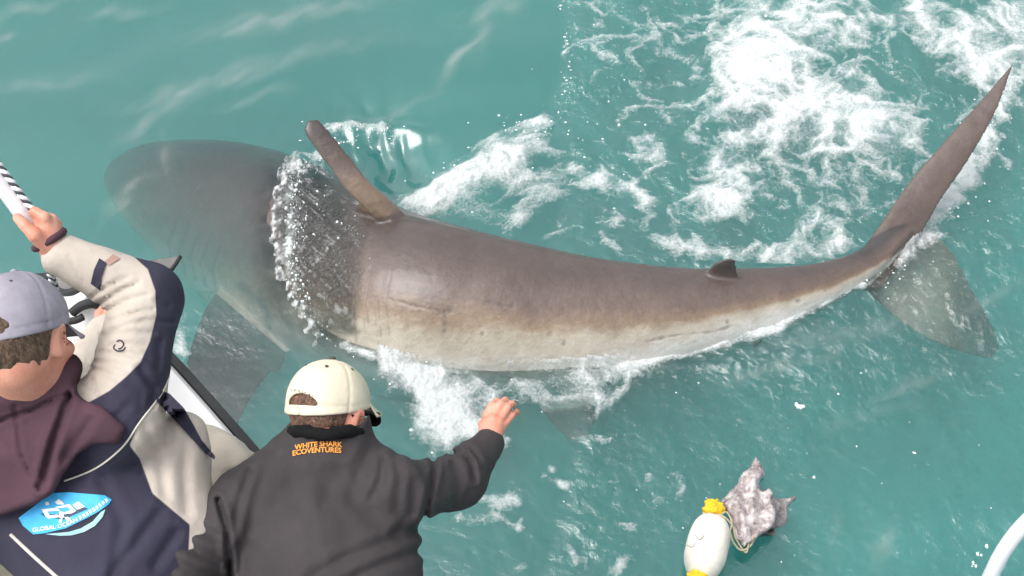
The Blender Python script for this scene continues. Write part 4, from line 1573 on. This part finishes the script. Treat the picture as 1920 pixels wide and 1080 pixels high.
v, f = surf(hairA, *bounds([HA.c], .16), .0036)
mesh_np('hair', v, f, M_HAIR1, personA)
M_CAPA = cloth('faded_blue_cotton', (0.33, 0.31, 0.36), 0.18, 16, 0.9)
v, f = surf(lambda p: HA.cap_sdf(p, .20, True, .002, .012), *bounds([HA.c], .17), .0036)
capA = mesh_np('cap', v, f, M_CAPA, personA)
HA.brim(M_CAPA, capA, lift=.018)
bead('button', HA.w(0, .129, -.010), .008, M_CAPA, capA, .5, HA.M[1])
for a in range(6):
    an = (a + .5) * math.pi / 3
    th = .72
    n_ = np.array([math.sin(an) * math.sin(th), math.cos(th), math.cos(an) * math.sin(th)])
    bead('eyelet', HA.w(n_[0] * .092, .028 + n_[1] * .100, -.010 + n_[2] * .112), .0038, M_CAPB2, capA, .4, n_ @ HA.M)

NAVY = [(150, 436), (200, 456), (245, 476), (277, 505), (291, 545), (293, 590), (281, 640), (263, 680), (238, 705), (205, 733), (165, 755), (130, 800), (90, 950), (-300, 860), (-300, 1300), (340, 1300), (356, 984),
        (286, 925), (262, 860), (243, 835), (262, 790), (306, 735), (340, 680), (460, 560), (400, 400)]
foldsA = []
for a, b in (((172, 556), (240, 520)), ((185, 570), (262, 530)), ((200, 582), (280, 552)), ((204, 604), (286, 580)), ((206, 622), (282, 600)), ((192, 628), (290, 625)), ((205, 648), (272, 650)), ((186, 660), (262, 668)),
             ((180, 678), (236, 690)), ((174, 690), (225, 715)), ((172, 712), (190, 760))):
    foldsA.append(([a, ((a[0] + b[0]) / 2, (a[1] + b[1]) / 2 - 4), b], 3.6, .006))
foldsA += [([(292, 560), (318, 575)], 4, .005), ([(290, 600), (322, 605)], 4, .005), ([(262, 690), (290, 730), (285, 760)], 6, .007), ([(300, 640), (296, 690)], 6, .005), ([(190, 900), (230, 980), (210, 1080)], 10, .005),
           ([(300, 960), (240, 1040), (200, 1100)], 9, .006), ([(330, 1000), (290, 1060)], 9, .007), ([(270, 800), (300, 860), (310, 930)], 8, .005), ([(350, 800), (345, 880), (350, 960)], 9, .005),
           ([(240, 760), (210, 790), (190, 800)], 7, .005), ([(262, 790), (243, 838), (286, 928), (356, 984)], 2.5, .003), ([(300, 745), (395, 850)], 3, .004), ([(130, 480), (158, 530)], 4, .003)]


def torsoA(p):
    d = ell(p, chA, MB, (.235, .21, .145))
    d = smin(d, ell(p, C(240, 1060, 3.10), MB, (.225, .26, .16)), .06)
    d = smin(d, ell(p, C(305, 885, 3.15), frame(FWD, cdir(.45, .9, 0)), (.095, .15, .09)), .07)
    d = smin(d, chain(p, [shA_l, nkA + FWD * .02, shA], [.075, .08, .078], .03), .05)
    return smin(d, chain(p, [blA, hipA], [.18, .18], .05), .05)


def jackA(p):
    d = torsoA(p)
    d = smin(d, chain(p, [shA, elA], [.088, .078], .03), .05)
    d = smin(d, cone(p, elA, wrA - (wrA - elA) * .05, .076, .054), .022)
    d = smin(d, chain(p, [shA_l, elA_l, wrA_l], [.080, .066, .050], .04), .03)
    d = d + crease(p, foldsA) + noise3(p, 8, 41) * .005 + wrinkle(p @ np.array([[1, .5, .2], [-.3, .5, .1], [0, .2, 1]]), 12, 43) * .005 + noise3(p, 26, 42) * .0018
    return smax(d, -np.maximum(cone(p, nkA - UP * .05, HA.w(0, .06, .0), .078, .09), (nkA + UP * .03 - p) @ UP), .010)


lo, hi = bounds([shA, elA, wrA, shA_l, elA_l, wrA_l, hipA, nkA, blA, C(400, 900, 3.2)], .2)
v, f = surf(jackA, lo, hi, .0065)
ju, jv = proj(v)
panel = np.clip(0.5 + (-poly_sd(ju, jv, NAVY)) / 40.0, 0, 1)             # above 0.5: navy
behind = ((v - chA) @ FWD) > .14
left_arm = (cone(v, elA_l, wrA_l, .066, .05) < .02)
panel = np.where(left_arm, 0.0, np.where(behind & (jv > 760), 1.0, panel))
M_JACKA = cloth('navy_and_cream_nylon', (0.038, 0.036, 0.060), 0.16, 8, 0.72, second=(0.60, 0.53, 0.46))
jacketA = mesh_np('jacket', v, f, M_JACKA, personA, attrs={'panel': panel})
jaT = bvh(v, f)
M_PLUM = cloth('plum_fleece', (0.085, 0.045, 0.060), 0.16, 10, 0.95)
M_NAVY = cloth('navy_nylon', (0.038, 0.036, 0.060), 0.14, 8, 0.7)
M_PIPE = plain('pale_piping', (0.62, 0.58, 0.50), 0.7, 0.1)
HOOD = [(-160, 770), (-40, 745), (30, 735), (110, 700), (132, 690), (140, 740), (190, 760), (242, 800), (226, 835), (180, 838), (150, 850), (128, 880), (104, 922), (70, 948), (0, 968), (-160, 990)]


def hoodA(p):
    u, v_ = proj(p)
    t_ = torsoA(p)
    puff = .030 + .022 * gauss(u, v_, 60, 850, 90, 80)
    d = smax(np.abs(t_ - .012) - puff, poly_sd(u, v_, HOOD) / 890.0, .014)
    d = smax(d, ((p - chA) @ FWD) - .12, .02)
    col = [nkA - FWD * .035 - RT * .015 + (.084 * math.cos(a) * RT + .088 * math.sin(a) * (FWD * .97 + UP * .2)) + UP * (.066 + .030 * math.cos(a)) for a in np.linspace(0, 2 * math.pi, 15)]
    d = smin(d, chain(p, col, [.030] * 15, .02), .03)
    d = d + crease(p, [([(28, 760), (40, 850), (75, 920)], 4, .006), ([(130, 745), (100, 830), (78, 910)], 7, .014), ([(0, 790), (60, 770), (130, 735)], 4, .008), ([(170, 790), (120, 860)], 8, .005)])
    return d + noise3(p, 11, 51) * .004 + wrinkle(p, 15, 52) * .004


v, f = surf(hoodA, *bounds([C(-170, 700, 2.9), C(260, 1000, 2.8), C(260, 700, 3.3), nkA], .08), .0062)
hood = mesh_np('hood', v, f, M_PLUM, jacketA)
tag(hood, 'plum fleece hood lining folded back')


def cord(name, line, target, r, mat, parent, off=.002):
    pts = []
    for x, y in spline([(a, b, 0) for a, b in line], 60)[:, :2]:
        rr = ray(x, y)
        rr = Vector(rr / np.linalg.norm(rr))
        hit = target.ray_cast(Vector(CAM), rr)[0]
        if hit is not None:
            pts.append(np.array(hit - rr * off))
    pts = np.array(pts)
    if len(pts) < 4:
        return None
    if len(pts) > 4:
        pts[1:-1] = (pts[:-2] + pts[1:-1] + pts[2:]) / 3
    return tube(name, pts, r, mat, parent, 8)


cord('piping', [(322, 690), (305, 735), (262, 792), (230, 838), (180, 878), (120, 902)], jaT, .0022, M_PIPE, jacketA)
hdT = bvh(v, f)
cord('hood_edge', [(128, 884), (106, 924), (72, 950), (0, 968)], hdT, .006, M_PIPE, hood, .001)
cord('hem', [(20, 1002), (60, 1040), (110, 1085)], jaT, .004, M_PIPE, jacketA)


def patch(name, poly, target, mat, parent, off, step=6):
    v2, f2 = dense_poly(poly, step)
    return drape(name, v2, f2, target, mat, parent, off)


patch('cuff_strap', [(186, 484), (200, 493), (190, 520), (188, 545), (170, 532), (176, 506)], jaT, M_NAVY, jacketA, .004)
patch('strap_tab', [(196, 490), (212, 476), (226, 484), (204, 498)], jaT, plain('tan_tab', (0.42, 0.26, 0.21), .8), jacketA, .003)
patch('pocket_flap', [(298, 730), (318, 738), (345, 765), (362, 795), (378, 825), (404, 856), (402, 862), (385, 850), (330, 790), (293, 752)], jaT, M_NAVY, jacketA, .006)
ax = C(94, 452, 3.09) - wrA
ax /= np.linalg.norm(ax)
e1 = np.cross(ax, UP); e1 /= np.linalg.norm(e1); e2 = np.cross(ax, e1)
tube('cuff', [wrA + ax * .040 + .035 * (math.cos(a) * e1 + math.sin(a) * e2) for a in np.linspace(0, 2 * math.pi, 29)], .009, M_PLUM, jacketA, 8)


def logo(pts):
    return [(20 + x / 8.727, 900 + y / 8.727) for x, y in pts]


M_LB = plain('blue_print', (0.045, 0.42, 0.80), 0.6, 0.12, 40)
M_LD = plain('dark_print', (0.02, 0.05, 0.10), 0.6, 0.12, 40)
M_LW = plain('white_print', (0.85, 0.82, 0.76), 0.6, 0.06, 40)
M_LG = plain('pale_blue_print', (0.30, 0.55, 0.62), 0.6, 0.2, 40)
em = patch('emblem', logo([(130, 620), (420, 400), (650, 215), (950, 200), (1250, 225), (1540, 250), (1650, 320), (1600, 400), (1430, 520), (1250, 620), (900, 790), (560, 870), (370, 890), (200, 750)]), jaT, M_LB, jacketA, .003)
for nm, pts, mt, of in (
        ('crescent', [(560, 885), (800, 912), (1000, 905), (1200, 850), (1380, 750), (1500, 610), (1550, 480), (1480, 520), (1340, 680), (1150, 790), (950, 850), (760, 868)], M_LG, .003),
        ('shadow_bar', [(480, 545), (560, 600), (860, 650), (1270, 470), (1180, 440), (900, 560), (640, 560)], M_LD, .0036),
        ('diver_frame', [(505, 480), (760, 455), (800, 500), (600, 515), (640, 580), (770, 565), (800, 605), (620, 630), (565, 590)], M_LW, .0044),
        ('diver_frame', [(720, 440), (960, 395), (1070, 505), (1000, 545), (860, 560), (880, 610), (800, 620), (790, 500), (870, 530), (985, 498), (930, 440), (800, 460)], M_LW, .0047),
        ('camera_block', [(1015, 405), (1110, 350), (1215, 435), (1090, 485)], M_LW, .0044),
        ('flipper', [(560, 370), (610, 350), (640, 400), (580, 420)], M_LW, .0044),
        ('flipper', [(720, 360), (790, 310), (850, 360), (880, 400), (760, 400)], M_LW, .0044),
        ('ray', [(800, 640), (850, 620), (830, 700), (785, 690)], M_LW, .0044),
        ('ray', [(880, 610), (930, 600), (990, 640), (930, 680)], M_LW, .0044)):
    patch(nm, logo(pts), jaT, mt, em, of, 5)
arc = spline([(360, 850, 0), (560, 820, 0), (850, 770, 0), (1100, 670, 0), (1350, 530, 0), (1600, 350, 0)], 100)[:, :2]
al_ = np.concatenate([[0], np.cumsum(np.linalg.norm(np.diff(arc, axis=0), axis=1))])
v2, f2 = text_shape('GLOBAL OCEAN', 10, .12)
rs = np.random.RandomState(5)
x_ = max(x for x, y in v2) + 4
for k in range(9):
    n0 = len(v2)
    w_ = rs.uniform(3.4, 4.6)
    v2 += [(x_, 0), (x_ + 1.6, 0), (x_ + 1.6 + rs.uniform(-.6, .6), 7), (x_ + rs.uniform(-.4, .8), 7), (x_ + w_ - 1.4, rs.uniform(0, 2)), (x_ + w_, rs.uniform(0, 1)), (x_ + w_, 6.5), (x_ + w_ - 1.5, 7)]
    f2 += [(n0, n0 + 1, n0 + 2, n0 + 3), (n0 + 4, n0 + 5, n0 + 6, n0 + 7)]
    x_ += 6.2
k0, k1 = min(x for x, y in v2), max(x for x, y in v2)
w2 = []
for x, y in v2:
    s_ = (x - k0) / (k1 - k0) * al_[-1]
    cx, cy = np.interp(s_, al_, arc[:, 0]), np.interp(s_, al_, arc[:, 1])
    tx, ty = np.interp(s_ + 5, al_, arc[:, 0]) - np.interp(s_ - 5, al_, arc[:, 0]), np.interp(s_ + 5, al_, arc[:, 1]) - np.interp(s_ - 5, al_, arc[:, 1])
    l_ = math.hypot(tx, ty)
    w2.append((cx + ty / l_ * y * 9.5, cy - tx / l_ * y * 9.5))
drape('lettering', logo(w2), f2, jaT, M_LW, em, .0045)
M_MARK = plain('black_print', (0.03, 0.03, 0.05), .7)
cord('sleeve_mark', [(219, 640), (226, 638), (232, 645), (228, 652), (222, 654)], jaT, .0016, M_MARK, jacketA, .001)
cord('sleeve_mark', [(216, 646), (213, 652), (220, 658), (230, 657), (235, 651)], jaT, .0016, M_MARK, jacketA, .001)
shoe_trousers(personA, hipA - (0, 0, .03), [np.array([hipA[0] - .14, hipA[1] - .06, DZ]), np.array([hipA[0] + .12, hipA[1] + .04, DZ])], M_TROUSER, M_SHOE)

# ---- the pole he holds
M_POLE = plain('painted_pole', (0.66, 0.62, 0.64), 0.35, 0.08, 30)
M_ROPEW = plain('white_cord', (0.75, 0.75, 0.78), 0.8, 0.15, 200)
M_ROPED = plain('dark_cord', (0.05, 0.05, 0.06), 0.8, 0.2, 200)
pA, pB_ = C(-330, -100, 3.06), C(70, 438, 3.08)
pole = tube('boat_pole', [pA + (pB_ - pA) * t_ for t_ in np.linspace(0, 1.0, 12)], .019, M_POLE)
tag(pole, 'pale pole bound with black and white cord held in a raised fist', 'pole')
pax = (C(110, 560, 3.3) - pA) / np.linalg.norm(C(110, 560, 3.3) - pA)
line = [pA + (pB_ - pA) * t_ + RT * .019 + UP * .013 - FWD * .004 for t_ in np.linspace(0, 1, 100)] + list(spline([C(90, 480, 3.09), C(92, 500, 3.16), C(100, 530, 3.25), (C(112, 566, 3.4))], 30))
line = np.array(line)
for ph, mt in ((0, M_ROPEW), (math.pi, M_ROPED)):
    off = np.array([.0050 * (math.cos(i * .7 + ph) * RT + math.sin(i * .7 + ph) * FWD) for i in range(len(line) * 3)])
    ll = spline(line, len(line) * 3)
    tube('binding_cord', ll + off, .0050 if ph == 0 else .0040, mt, pole, 7)

# ------------------------------------------------------------------ bait and float
M_FLOAT = plain('white_float', (0.74, 0.70, 0.62), 0.55, 0.18, 11, .004, 60)
M_YEL = plain('yellow_foam', (0.80, 0.50, 0.02), 0.8, 0.2, 60, .006, 90)
M_TWINE = plain('pale_twine', (0.48, 0.42, 0.28), 0.85, 0.2, 200)
fc = P(1326, 1026, .05)
fl = empty('bait_float', fc * [1, 1, 0])
tag(fl, 'white egg shaped float with yellow ends bobbing beside the bait', 'float')
fa = P(1340, 968, .07) - P(1312, 1084, .04)
fl_len = np.linalg.norm(fa) / 2
fa = fa / np.linalg.norm(fa)
MF = frame(fa, np.array([0, 0, 1.0]))


def fsd(p):
    q = (p - fc) @ MF.T
    x = np.abs(q / [.083, .083, fl_len * 1.02])
    d = (np.sum(x ** 2.5, axis=1) ** (1 / 2.5) - 1) * .083
    return d + .0012 * noise3(p, 40, 2)


v, f = surf(fsd, fc - .17, fc + .17, .006)
mesh_np('float_body', v, f, M_FLOAT, fl)
for px, py, z, r in ((1338, 955, .06, .038), (1310, 1082, .05, .034)):
    c_ = P(px, py, z)
    v, f = surf(lambda p: ell(p, c_, MF, (r * 1.15, r, r * .95)) + .010 * noise3(p, 55, 3) + .006 * noise3(p, 120, 4), c_ - .075, c_ + .075, .005)
    mesh_np('yellow_end', v, f, M_YEL, fl)
flT = None
rs = np.random.RandomState(3)
tube('twine', spline([P(1318, 962, .08), P(1345, 975, .10), P(1366, 992, .09), P(1374, 1015, .06), P(1390, 1032, .03), P(1408, 1022, .03), P(1412, 1005, .05)], 50), .0042, M_TWINE, fl, 8)
tube('twine', spline([P(1312, 968, .08), P(1350, 966, .10), P(1372, 984, .08), P(1380, 1010, .05), P(1398, 1036, .02), P(1404, 1018, .04)], 50), .0036, M_TWINE, fl, 8)
tube('twine', spline([P(1350, 968, .09), P(1362, 960, .09), P(1372, 980, .08), P(1366, 1005, .09)], 40), .0034, M_TWINE, fl, 8)
M_SCUFF = plain('scuff', (0.16, 0.13, 0.10), 0.8)
v, f = surf(fsd, fc - .17, fc + .17, .012)
fT = bvh(v, f)
cord('scratch', [(1303, 1003), (1312, 1012), (1320, 1004)], fT, .0012, M_SCUFF, fl, .0015)
cord('scratch', [(1288, 1022), (1298, 1026), (1304, 1018)], fT, .0012, M_SCUFF, fl, .0015)

t = NT('fish_flesh')
n1 = t.noise(14, 5, 0.65)
n2 = t.noise(60, 5, 0.7)
colr = t.ramp(t.math('ADD', t.math('MULTIPLY', n1, .7), t.math('MULTIPLY', n2, .3)), [(0.38, (0.10, 0.08, 0.085)), (0.46, (0.32, 0.265, 0.265)), (0.53, (0.52, 0.455, 0.45)), (0.59, (0.74, 0.70, 0.68)), (0.66, (0.86, 0.83, 0.80))])
t.principled(Base_Color=colr, Roughness=0.35, Normal=t.bump(n2, .01, .7))
M_FISH = t.m
BAIT = [(1418, 850), (1432, 880), (1430, 905), (1450, 925), (1458, 960), (1450, 990), (1420, 1000), (1412, 1022), (1395, 1030), (1378, 1008), (1366, 970), (1354, 940), (1378, 912), (1404, 882)]
WING = [(1430, 910), (1455, 935), (1496, 928), (1484, 950), (1478, 985), (1460, 998), (1440, 1005), (1415, 1000)]


def bait_sdf(p):
    u, v_ = proj(p)
    top = .045 + .03 * gauss(u, v_, 1390, 950, 40, 60)
    d = smax(poly_sd(u, v_, BAIT) / 490.0, np.abs(p[:, 2] - .0) - top, .03)
    w_ = smax(poly_sd(u, v_, WING) / 490.0, np.abs(p[:, 2] + .05) - .022, .018)
    d = smin(d, w_, .012)
    d = d + crease(p, [([(1402, 900), (1396, 940), (1412, 1000)], 6, .018), ([(1425, 905), (1432, 950), (1422, 985)], 7, .016), ([(1378, 950), (1388, 1000)], 5, .012)])
    return d + noise3(p, 22, 5) * .010 + wrinkle(p, 30, 6) * .012


bb = [P(1350, 850, .1), P(1500, 850, .1), P(1350, 1040, -.1), P(1500, 1040, -.1), P(1350, 1040, .1), P(1500, 850, -.1)]
v, f = surf(bait_sdf, *bounds(bb, .04), .006)
bt = mesh_np('bait_fish', v, f, M_FISH)
tag(bt, 'torn pinkish grey fish head bait tied to the white float', 'bait')
